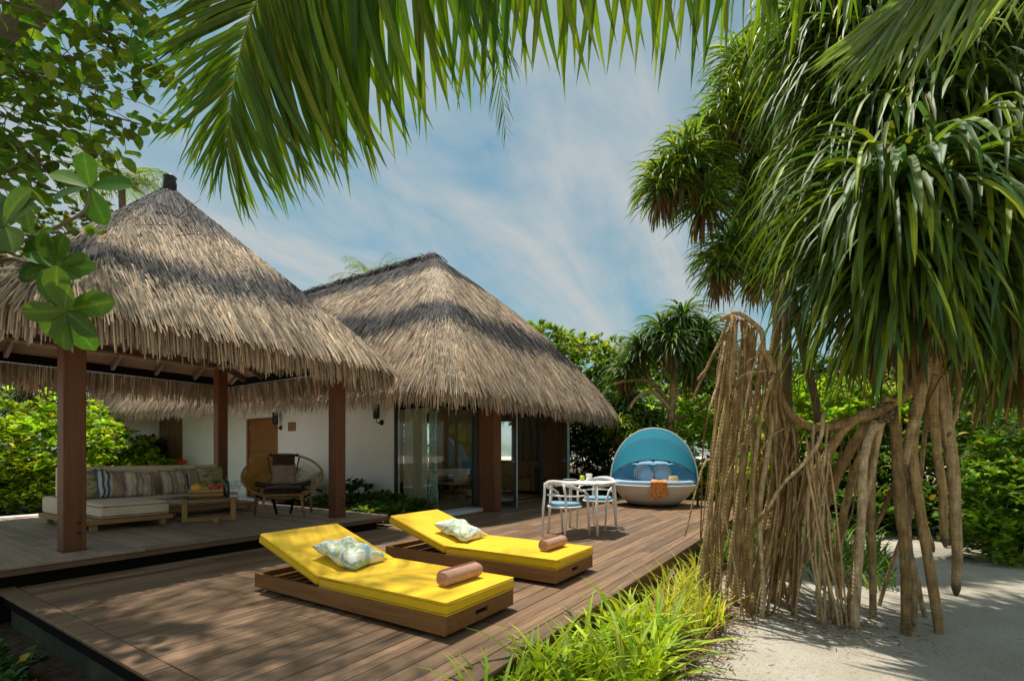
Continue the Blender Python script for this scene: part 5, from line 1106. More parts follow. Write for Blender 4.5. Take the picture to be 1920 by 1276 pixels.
shrub('shrub', 'bright lime green shrub filling the left edge behind the pavilion platform', 'shrub', [blob(60, 850, 12.8, 1.7, 1.0), blob(-60, 810, 12.6, 1.3, 1.4), blob(120, 820, 13.6, 1.3, 1.15), blob(30, 930, 12.4, 1.2, .6), blob(-150, 850, 12, 1.5, 1.4), blob(60, 900, 12.3, 1.3, .7), blob(130, 900, 12.8, 1.1, .7), blob(-20, 900, 12.2, 1.2, .8)], 2300, 8, .20, .085, LIME, onground(40, 12.8), parts=150)
shrub('shrub', 'lower lime green shrub right of the front post, behind the sofa', 'shrub', [blob(215, 850, 15.0, 1.0, .75), blob(180, 820, 15.5, .7, .9), blob(270, 880, 15.2, .9, .45), blob(180, 880, 14.8, .9, .6), blob(215, 900, 14.6, 1.0, .5)], 1000, 8, .22, .08, (.24, .37, .03), onground(215, 15), parts=60)
shrub('shrub', 'dark green glossy plant standing against the white wall beside the slat screen', 'shrub', [blob(276, 850, 16.4, .45, .5), blob(262, 860, 16.4, .5, .35)], 80, 9, .34, .11, (.045, .10, .025), onground(276, 16.4))
shrub('background_tree', 'dark green tree behind the lime shrub at the far left', 'tree', [blob(-40, 740, 20, 3.2, 2.4), blob(110, 720, 22, 2.6, 2.2), blob(40, 640, 22, 3.5, 2.6)], 1700, 7, .30, .12, DEEP, onground(20, 21))
shrub('background_tree', 'small leafy tree showing between the leaf whorls left of the pavilion roof', 'tree', [blob(95, 430, 16, .75, .55), blob(140, 430, 17, .7, .6), blob(40, 470, 16, .9, .8), blob(190, 400, 17, .5, .5), blob(60, 560, 17, 1.8, 1.6)], 520, 6, .20, .15, OLIVE, onground(90, 16.5), prof='oval', stems=14)
shrub('hedge', 'tall leafy hedge rising behind the right slope of the villa roof', 'hedge', [blob(1010, 690, 20, 1.7, 1.8), blob(1065, 690, 20, 1.6, 1.3), blob(1120, 700, 20.5, 1.6, 1.3), blob(1170, 720, 20, 1.4, 1.3), blob(1080, 790, 20, 2.4, 1.6), blob(960, 680, 21, 1.7, 1.6)], 2600, 7, .26, .10, (.18, .28, .03), onground(1070, 20.2), inner=.25)
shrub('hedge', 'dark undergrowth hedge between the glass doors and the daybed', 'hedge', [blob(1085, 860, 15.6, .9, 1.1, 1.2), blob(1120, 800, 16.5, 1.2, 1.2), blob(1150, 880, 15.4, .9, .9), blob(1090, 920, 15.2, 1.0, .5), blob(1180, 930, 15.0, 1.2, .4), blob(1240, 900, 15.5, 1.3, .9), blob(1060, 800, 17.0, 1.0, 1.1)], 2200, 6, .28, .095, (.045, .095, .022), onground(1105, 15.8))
shrub('hedge', 'bright green hedge behind the daybed canopy', 'hedge', [blob(1340, 840, 15.0, 1.6, 1.5), blob(1260, 800, 16.5, 1.6, 1.3), blob(1430, 850, 14.5, 1.5, 1.3), blob(1340, 920, 14.2, 1.8, .6), blob(1440, 920, 13.5, 1.6, .6)], 2100, 7, .22, .09, (.22, .35, .03), onground(1340, 15))
shrub('shrub', 'sunlit yellow green bush seen through the prop roots', 'shrub', [blob(1530, 780, 11.5, 1.5, .9), blob(1470, 830, 12.0, 1.3, 1.0), blob(1600, 800, 11.0, 1.2, .9), blob(1510, 880, 11.0, 1.3, .9), blob(1440, 920, 11.5, 1.0, .9)], 2000, 8, .19, .085, (.27, .40, .03), onground(1530, 11.5), parts=120)
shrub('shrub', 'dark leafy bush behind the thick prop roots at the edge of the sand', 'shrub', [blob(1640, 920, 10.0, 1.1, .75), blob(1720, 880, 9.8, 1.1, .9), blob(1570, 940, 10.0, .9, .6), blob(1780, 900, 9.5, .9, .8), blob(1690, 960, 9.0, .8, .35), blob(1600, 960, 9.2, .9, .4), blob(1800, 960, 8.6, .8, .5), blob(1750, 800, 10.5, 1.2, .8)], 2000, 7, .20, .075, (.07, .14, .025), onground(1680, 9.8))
shrub('shrub', 'glossy green bush at the right edge of the sand', 'shrub', [blob(1880, 940, 7.0, .62, .55), blob(1930, 890, 7.3, .7, .75), blob(1850, 1010, 6.7, .45, .35), blob(1990, 960, 7.0, .8, .7), blob(1920, 1020, 6.7, .5, .3)], 1000, 8, .16, .065, (.14, .26, .025), onground(1890, 7), parts=220)
shrub('background_tree', 'leafy tree behind the palm fronds at the far right', 'tree', [blob(1750, 700, 14, 2.4, 1.6), blob(1900, 720, 13, 2.2, 1.8), blob(1850, 640, 15, 2.6, 1.8), blob(1980, 800, 12, 2.0, 2.0)], 2900, 7, .26, .11, (.10, .17, .025), onground(1850, 13.5))
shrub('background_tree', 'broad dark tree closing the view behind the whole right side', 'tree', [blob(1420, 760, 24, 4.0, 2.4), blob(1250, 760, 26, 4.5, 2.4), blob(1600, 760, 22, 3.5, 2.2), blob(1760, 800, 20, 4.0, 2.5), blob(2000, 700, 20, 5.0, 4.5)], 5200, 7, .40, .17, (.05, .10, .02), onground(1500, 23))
shrub('hedge', 'bright green hedge seen through the back window of the room', 'hedge', [((10.8, 14.4, .9), (1.2, .7, 1.3)), ((12.2, 14.2, .9), (1.2, .7, 1.3)), ((13.6, 13.6, .9), (1.1, .8, 1.3)), ((12.8, 14.6, 2.0), (1.6, .8, 1.1))], 900, 7, .20, .085, (.22, .34, .03), (12.2, 14.2, SANDZ))
# low plants
shrub('ground_cover', 'leafy ground cover along the white wall beside the pavilion platform', 'ground cover', [((6.3, 7.0, .06), (.75, .75, .16)), ((6.7, 8.6, .08), (.7, 1.0, .18)), ((5.95, 6.5, .02), (.42, .30, .17)), ((6.9, 7.6, .15), (.45, .6, .20)), ((7.2, 6.9, .08), (.35, .35, .16))], 620, 6, .13, .075, (.085, .17, .022), (6.4, 7.4, -.2), prof='oval', stems=6, up=.9)
shrub('shrub', 'small dark leafy plant against the white wall right of the second post', 'shrub', [((7.12, 8.75, .33), (.28, .30, .28)), ((7.15, 8.95, .25), (.25, .3, .25))], 60, 7, .15, .10, (.05, .11, .02), (7.12, 8.8, -.2), prof='oval', stems=6)
shrub('shrub', 'small broad leaved plant beside the door behind the rattan chair', 'shrub', [((7.0, 10.4, .36), (.32, .45, .36)), ((6.9, 11.0, .22), (.3, .4, .25))], 60, 6, .24, .15, (.06, .13, .02), (7.0, 10.6, -.2), prof='oval', stems=6)
shrub('ground_cover', 'dark ground cover in the shade below the front left corner of the deck', 'ground cover', [((.75, 4.6, -.30), (.32, .8, .17)), ((.70, 3.6, -.30), (.35, .6, .15)), ((.35, 5.2, -.3), (.5, .6, .22)), ((.2, 4.2, -.3), (.5, .9, .22))], 700, 5, .085, .06, (.045, .10, .02), (.3, 3, -.3), prof='oval', stems=4, up=.9)
MB().box(5.55, 7.55, 6.40, 11.6, -.30, .0).build('planting_bed', M_soil)['kind'] = 'structure'

# ------------------------------------------------------------------ coconut palms further back
def far_palm(label, top, trunk_base, n, L, col, spread=(0, 6.28), el=(.2, 1.2), leafs=26, ll=.75, rad=.12):
    t = thing('coconut_palm', label, 'palm tree', trunk_base); top = Vector(top); tb = Vector(trunk_base)
    MB().tube(spline([tb, tb.lerp(top, .5) + Vector((.2, .1, 0)), top], 14), rad, 10).build('trunk', M_bark2, t)
    for i in range(n):
        a = spread[0] + (spread[1] - spread[0]) * (i + rnd.uniform(0, .7)) / n; e = rnd.uniform(*el); pts = [top]; dirv = e
        for k in range(5): pts.append(pts[-1] + Vector((math.cos(a) * math.cos(dirv), math.sin(a) * math.cos(dirv), math.sin(dirv))) * L / 5); dirv -= .33
        frond(pts, leafs, ll, t, None, .45, .6, col, .15, far=True, rad=.025, jitter=.07, width=1.5)
    return t
GP = ((.17, .25, .05), (.10, .16, .04), (.16, .21, .05))
far_palm('coconut palm crown rising behind the left slope of the pavilion roof', at(228, 352, 19), onground(232, 19.5), 13, 2.3, GP, el=(.3, 1.35), leafs=34, ll=.8)
far_palm('coconut palm whose frond tips show above the villa ridge', at(702, 540, 30), onground(702, 30), 13, 3.0, GP, el=(.5, 1.4), leafs=26, ll=.9)
far_palm('tall coconut palm leaning in over the pavilion from the left, its crown above the view', (2.9, 5.9, 8.8), (-1.5, 7.3, SANDZ), 11, 3.1, GP, el=(-.1, 1.1), leafs=34, ll=.8, rad=.13)
FP = ((.075, .13, .03), (.10, .15, .03), (.06, .11, .03))
fp = thing('coconut_palm', 'coconut palm behind the prop roots with arching fronds over the bushes', 'palm tree', onground(1990, 9.0)); hb = at(1960, 690, 8.8)
MB().tube(spline([onground(1990, 9.0), at(1985, 850, 8.9), hb], 12), .11, 10).build('trunk', M_bark2, fp)
for pts, L in (([hb, at(1800, 690, 8.3), at(1650, 690, 7.8), at(1540, 690, 7.6), at(1480, 720, 7.5)], .95), ([hb, at(1850, 590, 8.4), at(1750, 560, 8.0), at(1640, 580, 7.8), at(1570, 640, 7.6)], 1.1), ([hb, at(1900, 560, 8.4), at(1820, 500, 8), at(1720, 500, 8), at(1620, 540, 8)], 1.0), ([hb, at(1900, 800, 8.2), at(1840, 830, 8), at(1790, 870, 7.9)], .7), ([hb, at(1960, 560, 8.2), at(1930, 480, 8), at(1870, 450, 8)], .9)):
    frond(pts, 40, L, fp, None, .75, .55, FP, .1, far=True, rad=.022, jitter=.05)
# ------------------------------------------------------------------ pandanus (screw pines)
PANL = leaf_variants('leaf', M_leafo, 12, 1.0, .034, (-.1, .8), (-1.53, -1.35), 9, 'strap', .45, .75, .25)
GRN = np.array((.12, .20, .026)); BLG = np.array((.07, .15, .052)); YLW = np.array((.24, .30, .025)); DRY = np.array((.20, .13, .06))
def rosette(bag, c, n, L, W, azc=None, drop=(-1.45, -1.2), e0=(-.2, 1.4), cols=None, power=(.6, 1.1), dry=.12, K=7):
    c = np.array(c); k = rng.uniform(0, 1, n) ** .8; e = e0[0] + (e0[1] - e0[0]) * k; az = rng.uniform(0, 2 * np.pi, n) if azc is None else np.where(rng.uniform(0, 1, n) < .65, rng.normal(azc, .75, n), rng.uniform(0, 6.28, n))
    base = c + np.stack([np.cos(az) * .05, np.sin(az) * .05, (k - .5) * .25], -1); end = rng.uniform(*drop, n) + .9 * np.clip(e - 1.0, 0, 1)
    V, Q, per = straps(base, az, e, end, L * rng.uniform(.7, 1.1, n), W * rng.uniform(.75, 1.15, n), K, rng.uniform(*power, n), .4, rng.normal(0, .2, n), 'strap', azdrift=rng.normal(0, .25, n))
    cs = cols or (GRN, BLG, YLW); q = rng.integers(0, len(cs), n); cc = np.array([cs[i] for i in q]) * np.exp(rng.normal(0, .3, (n, 1))); bag.add(V, Q, pcol(np.clip(cc, .003, 1), per))
    nd = int(n * dry)
    if nd:
        a2 = rng.uniform(0, 2 * np.pi, nd); V, Q, per = straps(c + np.stack([np.cos(a2) * .06, np.sin(a2) * .06, rng.uniform(-.30, -.05, nd)], -1), a2, rng.uniform(-1.2, -.3, nd), np.full(nd, -1.52), L * rng.uniform(.45, .8, nd), W * .8, K, .6, .4, rng.normal(0, .3, nd), 'strap'); bag.add(V, Q, pcol(jit(DRY, nd, .12, .35), per))
def root_tube(pts, r0, r1, n=9, wob=.012):
    P = spline(pts, 16); f = rnd.uniform(0, 6)
    P = [p + Vector((math.sin(i * .9 + f), math.cos(i * 1.1 + f), 0)) * wob * (1 if 0 < i < 15 else 0) for i, p in enumerate(P)]
    R_ = [(r0 + (r1 - r0) * i / 15) * (1 + .035 * math.sin(i * 2.3 + f)) for i in range(16)]
    return MB().tube(P, R_, n)
def pandanus_near():
    base = gz(1620, 1130, SANDZ); t = thing('pandanus_tree', 'big pandanus with a thicket of stilt roots standing in the sand at the right', 'tree', base)
    # trunks and limbs
    def limb(name, pix, r0, r1, mat=M_bark, n=10): return root_tube([at(*p) for p in pix], r0, r1, n, .006).build(name, mat, t)
    limb('trunk', [(1762, 420, 4.35), (1762, 560, 4.35), (1757, 640, 4.3), (1738, 700, 4.3)], .095, .085)
    limb('limb', [(1748, 665, 4.3), (1700, 735, 4.3), (1655, 768, 4.3), (1600, 787, 4.35), (1535, 802, 4.4), (1495, 788, 4.45), (1468, 755, 4.5), (1450, 690, 4.5)], .052, .030)
    limb('limb', [(1450, 700, 4.5), (1444, 672, 4.5), (1430, 655, 4.5), (1428, 622, 4.5), (1410, 603, 4.5), (1378, 586, 4.5), (1352, 600, 4.5)], .030, .018)
    limb('limb', [(1765, 660, 4.3), (1815, 667, 4.35), (1868, 652, 4.4), (1910, 620, 4.5), (1960, 540, 4.6)], .055, .045)
    limb('limb', [(1700, 600, 4.9), (1800, 460, 4.9), (1900, 330, 5.0), (1960, 260, 5)], .07, .05, M_bark2)
    limb('trunk', [(1475, 900, 5.1), (1478, 760, 5.1), (1474, 600, 5.1), (1480, 440, 5.2), (1520, 330, 5.3)], .045, .05, M_bark2); limb('trunk', [(1532, 900, 5.0), (1530, 760, 5.0), (1505, 650, 5.0), (1488, 560, 5.0), (1480, 430, 5.1)], .035, .045, M_bark2)
    limb('trunk', [(1440, 860, 5.2), (1448, 700, 5.2), (1462, 560, 5.2), (1470, 440, 5.2)], .05, .045, M_bark)
    # thick prop roots: picture line and thickness
    def gd(px, py): return (EYE - SANDZ) * FPX / (py - 852)
    def prop(pix, r0, r1, foot=True, dtop=4.3, name='prop_root'):
        r0 *= .88; r1 *= .86
        de = gd(*pix[-1]) if foot else dtop - .05; n = len(pix) - 1; pts = [at(x, y, dtop + (de - dtop) * (i / n) ** 1.0) for i, (x, y) in enumerate(pix)]
        if foot: pts.append(pts[-1] + Vector((0, 0, -.06)))
        o = root_tube(pts, r0, r1, 10, .004).build(name, M_bark, t)
        if not foot: e_ = (pts[-1] - pts[-2]).normalized(); MB().tube([pts[-1] - e_ * .01, pts[-1] + e_ * r1 * .8, pts[-1] + e_ * r1 * 2.0, pts[-1] + e_ * r1 * 2.6], [r1 * 1.02, r1 * .92, r1 * .55, r1 * .15], 9).build('root_cap', M_bark2, o)
        return o
    prop([(1672, 745), (1625, 798), (1583, 862), (1552, 935), (1520, 1020), (1477, 1113)], .056, .042); prop([(1632, 768), (1583, 803), (1545, 860), (1510, 925), (1480, 1010), (1453, 1137)], .046, .046)
    prop([(1680, 767), (1682, 860), (1688, 950), (1696, 1030), (1700, 1183)], .050, .042); prop([(1737, 688), (1722, 760), (1706, 820), (1694, 872)], .052, .044, False); prop([(1694, 872), (1712, 925), (1731, 975), (1747, 1023)], .036, .026, False)
    prop([(1694, 872), (1668, 930), (1643, 987)], .03, .02, False); prop([(1761, 690), (1772, 770), (1783, 850), (1791, 930), (1794, 1040), (1793, 1098)], .060, .040, False); prop([(1715, 760), (1712, 850), (1722, 940), (1738, 1030), (1760, 1180)], .046, .042)
    prop([(1640, 790), (1622, 850), (1613, 990), (1603, 1180)], .038, .040); prop([(1645, 790), (1637, 860), (1635, 1020), (1638, 1153)], .036, .033); prop([(1660, 780), (1618, 850), (1598, 900), (1575, 1000), (1573, 1120)], .040, .036)
    prop([(1750, 700), (1752, 800), (1765, 900), (1772, 1010)], .045, .034, False); prop([(1799, 668), (1797, 730), (1793, 772), (1780, 812)], .026, .018, False); prop([(1700, 900), (1706, 1030), (1722, 1100), (1733, 1153)], .03, .022); prop([(1748, 720), (1735, 800), (1722, 920), (1683, 1027), (1648, 1135)], .022, .020)
    prop([(1655, 780), (1640, 860), (1610, 1000), (1590, 1165)], .030, .028); prop([(1690, 880), (1700, 1000), (1712, 1080), (1712, 1177)], .034, .030)
    prop([(1545, 775), (1530, 840), (1470, 905), (1438, 955)], .020, .014, False, 4.2); prop([(1438, 955), (1408, 1000), (1400, 1060), (1402, 1162)], .022, .020, True, 4.2)
    # slender roots, left cluster and middle cluster
    nroot = 0
    def thin(x0, y0, d0, x1, y1, r, kink=18):
        xm = (x0 + x1) / 2 + rnd.gauss(0, kink); ym = (y0 + y1) / 2; d1 = gd(x1, y1); P = [at(x0, y0, d0), at(x0 * .65 + xm * .35 + rnd.gauss(0, kink * .4), y0 * .6 + ym * .4, d0 * .7 + d1 * .3), at(xm, ym, (d0 + d1) / 2), at(x1 * .7 + xm * .3, y1 * .7 + ym * .3, d1 * .85 + d0 * .15), at(x1, y1, d1)]; P.append(P[-1] + Vector((0, 0, -.05)))
        root_tube(P, r * rnd.uniform(.8, 1.1), r * rnd.uniform(.8, 1.1), 7, r * .35).build('prop_root', M_bark, t)
    for i in range(76):
        x1 = 1306 + 196 * rnd.random() ** 1.1; y1 = rnd.uniform(1050, 1176) - max(0, (1360 - x1)) * .25; f = (x1 - 1312) / 190; q = min(7.0, max(0.0, f * 6.5 + rnd.gauss(0, 1.3))); LPX = ((1375, 590), (1400, 604), (1424, 624), (1430, 657), (1447, 692), (1455, 722), (1470, 762), (1495, 792)); k = min(6, int(q)); w = q - k; x0 = LPX[k][0] * (1 - w) + LPX[k + 1][0] * w; y0 = LPX[k][1] * (1 - w) + LPX[k + 1][1] * w; thin(x0, y0, 4.5 + rnd.uniform(-.1, .25), x1, y1, rnd.choice((.006, .007, .009, .011, .014, .018, .024)))
    for i in range(18):
        x1 = rnd.uniform(1410, 1500); y1 = rnd.uniform(1110, 1165); thin(rnd.uniform(1470, 1545), rnd.uniform(790, 850), 4.5, x1, y1, rnd.choice((.008, .010, .014)), 10)
    for i in range(15):
        x1 = rnd.uniform(1525, 1612); y1 = rnd.uniform(1160, 1184); thin(rnd.uniform(1510, 1560), rnd.uniform(790, 900), 4.2, x1, y1, rnd.choice((.007, .009, .012)), 8)
    for i in range(12):
        x1 = rnd.uniform(1420, 1625); y1 = rnd.uniform(1085, 1165); thin(x1 + rnd.uniform(20, 110), rnd.uniform(775, 860), 4.6, x1, y1, rnd.choice((.006, .008, .010, .013)), 14)
    for x0, y0, x1, y1, x2, y2, r in ((1372, 588, 1330, 680, 1308, 712, .016), (1384, 600, 1340, 660, 1300, 745, .014), (1425, 612, 1370, 650, 1345, 672, .008), (1430, 655, 1400, 680, 1372, 700, .008), (1438, 695, 1400, 700, 1380, 712, .007), (1448, 765, 1420, 775, 1395, 795, .008), (1475, 800, 1450, 815, 1425, 845, .010), (1450, 740, 1430, 742, 1416, 748, .008), (1360, 640, 1345, 720, 1328, 772, .013), (1325, 860, 1310, 900, 1284, 1005, .010)):
        root_tube([at(x0, y0, 4.5), at(x1, y1, 4.45), at(x2, y2, 4.4)], r, r * .7, 7, .003).build('prop_root', M_bark, t)
    for c, r in ((at(1738, 668, 4.28), .07), (at(1665, 765, 4.28), .06), (at(1655, 785, 4.28), .05), (at(1790, 668, 4.3), .05)):
        m = MB()
        for i in range(26): q = c + Vector((rnd.gauss(0, r * .5), rnd.gauss(0, r * .5), rnd.gauss(0, r * .5))); m.ball(tuple(q), rnd.uniform(.008, .02), n=6, m=4)
        m.build('bark_knobs', M_bark2, t)
    # crown: rosettes, the biggest leaves as single parts
    heads = [(1650, 400, 4.5, .95), (1680, 400, 4.2, 1.2), (1770, 370, 4.35, 1.25), (1870, 420, 4.1, 1.25), (1830, 260, 4.6, 1.2), (1930, 250, 4.4, 1.2), (1700, 250, 4.9, 1.2), (1630, 270, 5.2, 1.1), (1930, 560, 4.2, 1.0), (1830, 540, 4.5, .8), (1600, 440, 4.9, .85), (1760, 130, 4.9, 1.2), (1640, 130, 5.3, 1.2), (1880, 100, 4.8, 1.2), (1590, 150, 5.6, 1.1), (1600, 20, 5.6, 1.1), (1720, 20, 5.2, 1.2), (1960, 400, 4.9, 1.2), (2030, 300, 4.6, 1.3), (1665, 520, 4.3, .9), (1700, 500, 4.2, 1.1), (1730, 480, 4.3, 1.0), (1600, 330, 5.0, 1.0), (1680, 350, 4.4, 1.2), (1540, 40, 5.8, 1.0), (1640, 40, 5.4, 1.2), (1820, -40, 5.0, 1.3), (1900, 640, 4.6, .7)]
    bag = Bag(); made = 0
    LEFT = math.atan2(CT, -ST)
    for x, y, d, L in heads: rosette(bag, at(x, y, d), 115, L * 1.3, .040, LEFT + (.35 if x < 1720 else 1.2), e0=(-.9, .95), power=(.4, 1.3), dry=.38, cols=(GRN, BLG, GRN * .7, YLW, GRN * .55))
    for x, y, d, L in heads[:12]:
        for i in range(25):
            if made >= 300: break
            k = rnd.random(); az = rnd.gauss(LEFT + .5, .8); o = link('leaf', rnd.choice(PANL), t); e = rnd.uniform(-.5, .5); c = at(x, y, d) - Vector((CT, ST, 0)) * .08
            place(o, c - base, (math.cos(az) * math.cos(e), math.sin(az) * math.cos(e), math.sin(e)), (0, 0, 1)); s_ = L * 1.25 * rnd.uniform(.75, 1.1); o.scale = (s_, s_ * rnd.uniform(.9, 1.3), s_)
            # keep the droop downwards: leaf meshes bend in their own x-z plane
            cc = (YLW, GRN, BLG, GRN)[rnd.randrange(4)] * math.exp(rnd.gauss(0, .25)) * rnd.choice((.8, 1.0, 1.25)); o.color = tuple(cc) + (1,); made += 1
    bag.build('foliage', M_leaf, t)
    lb = MB()
    for x, y, d, L in heads:
        c = at(x, y, d); lb.tube(spline([at(1762, 430, 4.4), c.lerp(at(1762, 430, 4.4), .5) + Vector((0, 0, -.15)), c], 8), [.05, .048, .046, .044, .042, .042, .04, .04], 7)
    lb.build('crown_branches', M_bark2, t); return t
pandanus_near()
def pandanus_far(label, heads, trunk, base, limbs=(), W=.045, n=150, cols=(GRN * 1.35, BLG * 1.3, YLW * 1.2), rad=.06):
    t = thing('pandanus_tree', label, 'tree', base); bag = Bag()
    for i, (x, y, d, L) in enumerate(heads): rosette(bag, at(x, y, d), n, L, W, cols=cols, drop=(-1.4, -.7), e0=(-.3, 1.5), dry=.35)
    bag.build('foliage', M_leaf, t)
    MB().tube(spline(trunk, 14), [rad * (1 - .3 * i / 13) for i in range(14)], 9).build('trunk', M_bark, t)
    for l in limbs: MB().tube(spline([at(*p) for p in l], 12), [rad * .55 * (1 - .35 * i / 11) for i in range(12)], 7).build('limb', M_bark, t)
    return t
H2 = [(1350, 260, 7.9, .8), (1410, 420, 7.9, .8), (1440, 350, 8.1, .9), (1390, 120, 8.1, .8), (1470, 470, 8.2, .8), (1240, 350, 7.6, .6), (1300, 300, 7.7, .8), (1320, 380, 7.6, .65), (1410, 160, 7.9, .85), (1350, 500, 7.6, .6), (1420, 500, 7.9, .7), (1275, 320, 7.6, .75), (1330, 335, 7.8, .6), (1375, 205, 7.8, .8), (1430, 240, 8.0, .75), (1370, 462, 7.6, .72), (1450, 110, 8.2, .9), (1400, 330, 8.2, .75), (1460, 330, 8, .8), (1500, 210, 8.2, .9), (1440, 420, 8.2, .7), (1500, 40, 8.4, .9)]
pandanus_far('pandanus with spiky heads leaning out against the sky', H2, [onground(1470, 8.3), at(1460, 760, 8.2), at(1455, 560, 8.2), at(1460, 350, 8.2), at(1490, 200, 8.3)], onground(1470, 8.3),
             [[(1460, 400, 8.2), (1400, 385, 8.0), (1340, 375, 7.8), (1278, 345, 7.6)], [(1458, 560, 8.2), (1420, 520, 7.9), (1375, 485, 7.6)], [(1465, 330, 8.2), (1430, 290, 8), (1380, 240, 7.8)]], .034, 190, rad=.07)
H3 = [(1240, 625, 15, 1.15), (1280, 600, 15, 1.1), (1320, 625, 15.2, 1.1), (1200, 660, 15.2, 1.0), (1260, 650, 14.6, 1.1), (1340, 660, 15, 1.0), (1175, 700, 15.4, .9), (1215, 790, 15.2, .75), (1300, 690, 14.8, 1.0), (1180, 760, 15.4, .8)]
pandanus_far('umbrella shaped pandanus with a slim grey trunk behind the daybed', H3, [onground(1253, 15), at(1257, 800, 15), at(1262, 740, 15), at(1265, 640, 15)], onground(1253, 15),
             [[(1258, 765, 15), (1240, 735, 15), (1215, 715, 15), (1180, 713, 15), (1150, 720, 15)], [(1258, 770, 15), (1225, 735, 14.9), (1195, 745, 14.9), (1178, 770, 14.9)], [(1257, 785, 15), (1300, 775, 14.8), (1345, 735, 14.6)], [(1262, 740, 15), (1290, 720, 15), (1320, 690, 15)]], .06, 170, (GRN, BLG, np.array((.12, .19, .03))), .13)
pandanus_far('drooping pandanus in the shade behind the far left shrub', [(85, 735, 17, 1.1), (45, 745, 17.5, 1.0), (100, 715, 17.5, 1.0)], [onground(85, 17), at(85, 800, 17), at(85, 745, 17)], onground(85, 17), (), .06, 110, (GRN, BLG, DEEP and np.array(DEEP)), .1)
pandanus_far('small pandanus head drooping right of the villa roof corner', [(1185, 820, 14.4, .7), (1160, 800, 14.6, .7)], [onground(1180, 14.5), at(1182, 880, 14.5), at(1184, 830, 14.4)], onground(1180, 14.5), (), .05, 100, (GRN, YLW), .06)

# ------------------------------------------------------------------ strap leaved plants along the deck
BLD = leaf_variants('leaf', M_leafo, 7, 1.0, .070, (.75, 1.25), (-.25, .45), 6, 'blade', .4, 1.4, .2); THN = leaf_variants('leaf', M_leafo, 6, 1.0, .040, (.95, 1.4), (.1, .9), 5, 'blade', .35, 1.6, .3)
def strap_plant(kind, n, L):
    broad = kind == 'broad'
    t = thing('strap_leaf_plant' if broad else 'grassy_plant', 'clump of broad lime green strap leaves beside the near part of the deck' if broad else 'tuft of thin yellow green leaves between the deck edge and the prop roots', 'plant', (0, 0, 0), 0, 'broad leaved clumps along the deck' if broad else 'thin leaved tufts along the deck')
    for i in range(n):
        az = rnd.uniform(0, 6.28); o = link('leaf', rnd.choice(BLD if broad else THN), t); o.rotation_euler = (rnd.uniform(-.12, .12), rnd.uniform(-.3, .25), az); o.location = (rnd.gauss(0, .03), rnd.gauss(0, .03), 0); s_ = L * rnd.uniform(.65, 1.12); o.scale = (s_, s_, s_)
        q = math.exp(rnd.gauss(0, .28)); c = (.42, .30, .12) if rnd.random() < .07 else rnd.choice(((.27, .42, .022), (.34, .46, .02), (.20, .35, .03), (.40, .48, .03)) if broad else ((.38, .45, .02), (.46, .48, .03), (.28, .40, .025), (.52, .46, .10))); o.color = (c[0] * q, c[1] * q, c[2], 1)
    return t
pb = [strap_plant('broad', 24, .50), strap_plant('broad', 20, .46), strap_plant('broad', 26, .52)]; pt = [strap_plant('thin', 24, .46), strap_plant('thin', 20, .40), strap_plant('thin', 28, .50)]
def setplant(lst, used, x, y, s_):
    o = lst[len(used) % 3] if len(used) < 3 else copy_tree(rnd.choice(lst)); used.append(o); o.location = (x, y, SANDZ + .03); o.rotation_euler = (0, 0, rnd.uniform(0, 6.28)); o.scale = (s_, s_, s_ * rnd.uniform(.9, 1.1))
ub = []; ut = []
for x, y in ((2.25, 1.40), (2.30, 1.30), (2.55, 1.36), (2.48, 1.15), (2.70, 1.32), (2.80, 1.12), (2.68, .98), (2.95, 1.30), (3.0, 1.08), (3.12, 1.26), (3.2, 1.02), (2.32, 1.10), (2.42, 1.38), (3.38, 1.24), (3.4, 1.02), (2.9, .92), (2.15, 1.28), (2.55, .92), (3.55, 1.12), (2.1, 1.40), (2.05, 1.42), (1.92, 1.41), (2.0, 1.30)): setplant(pb, ub, x, y, rnd.uniform(.95, 1.28))
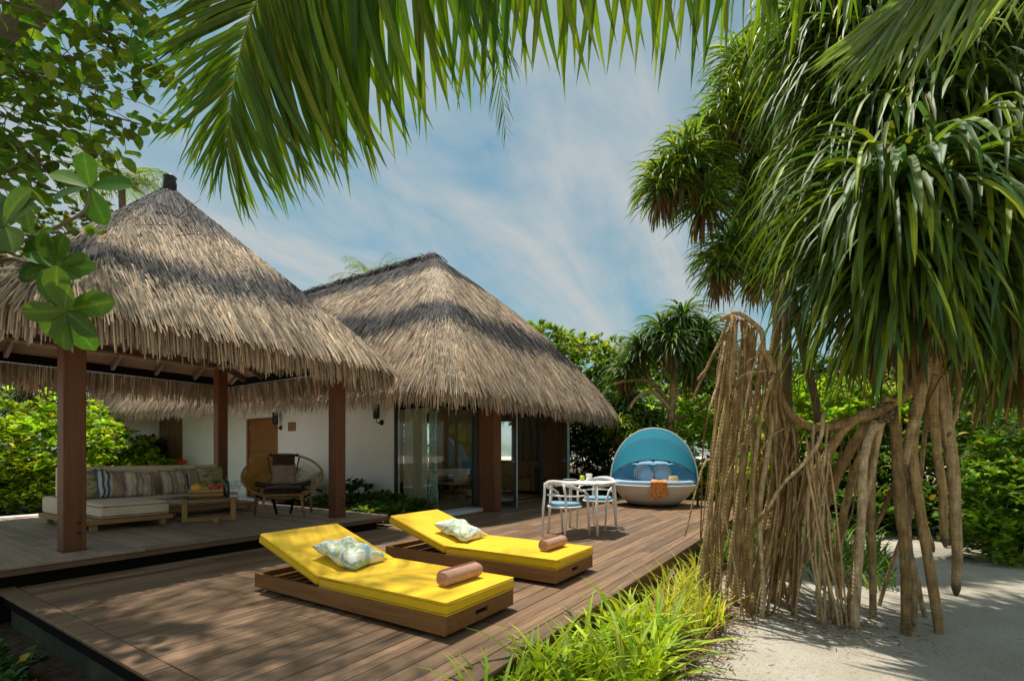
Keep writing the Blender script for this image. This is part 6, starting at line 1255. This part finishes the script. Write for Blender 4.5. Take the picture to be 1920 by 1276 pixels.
for x, y in ((3.6, 1.30), (3.72, 1.08), (3.85, 1.28), (3.98, 1.10), (4.1, 1.30), (4.25, 1.12), (4.4, 1.30), (4.55, 1.14), (4.72, 1.32), (4.9, 1.18), (5.1, 1.34), (5.3, 1.2), (5.55, 1.35), (5.85, 1.32), (6.2, 1.36), (4.15, .93), (4.35, .95), (3.95, .86), (6.6, 1.3), (7.0, 1.36), (4.6, .92), (5.0, 1.0), (4.28, .80)): setplant(pt, ut, x, y, rnd.uniform(.75, 1.1))
bag = Bag(); n = 1800; xs = rng.uniform(6.5, 13.5, n); ys = rng.uniform(-.6, 1.4, n); V, Q, per = straps(np.stack([xs, ys, np.full(n, SANDZ)], -1), rng.uniform(0, 6.28, n), rng.uniform(.8, 1.4, n), rng.uniform(-.3, .8, n), rng.uniform(.2, .5, n), .03, 4, 1.4, .3, None, 'blade')
keep = pcol((ys > .2 + .08 * np.sin(xs * 3))[:, None], per)[:, 0]
bag.add(V, Q, pcol(jit((.12, .21, .025), n), per)); bag.build('grass', M_leaf)
# litter
bag = Bag(); n = 3800; u = rng.uniform(0, 1, n); xs = 2.1 + 4.2 * u; ys = .88 + rng.normal(0, .17, n); ys = np.clip(ys, .35, 1.5); V, Q, per = straps(np.stack([xs, ys, SANDZ + .050 + rng.uniform(0, .018, n)], -1), rng.uniform(0, 6.28, n), rng.uniform(-.1, .25, n), rng.uniform(-.3, .0, n), rng.uniform(.02, .10, n), rng.uniform(.004, .016, n), 3, 1.0, .2, rng.normal(0, .5, n), 'oval')
bag.add(V, Q, pcol(jit((.17, .105, .055), n, .15, .5), per))
n = 900; ang = rng.uniform(0, 6.28, n); rr = rng.uniform(0, 1, n) ** .5; cx_ = rng.choice([4.75, 4.85, 5.0, 5.2], n); cy_ = rng.choice([.7, .3, 0.0, -.3], n); V, Q, per = straps(np.stack([cx_ + .45 * rr * np.cos(ang), cy_ + .35 * rr * np.sin(ang), np.full(n, SANDZ + .045)], -1), rng.uniform(0, 6.28, n), rng.uniform(-.05, .15, n), rng.uniform(-.2, .0, n), rng.uniform(.02, .12, n), rng.uniform(.003, .010, n), 3, 1.0, .2, rng.normal(0, .5, n), 'oval')
bag.add(V, Q, pcol(jit((.16, .10, .05), n, .15, .5), per)); bag.build('leaf_litter', M_dry)
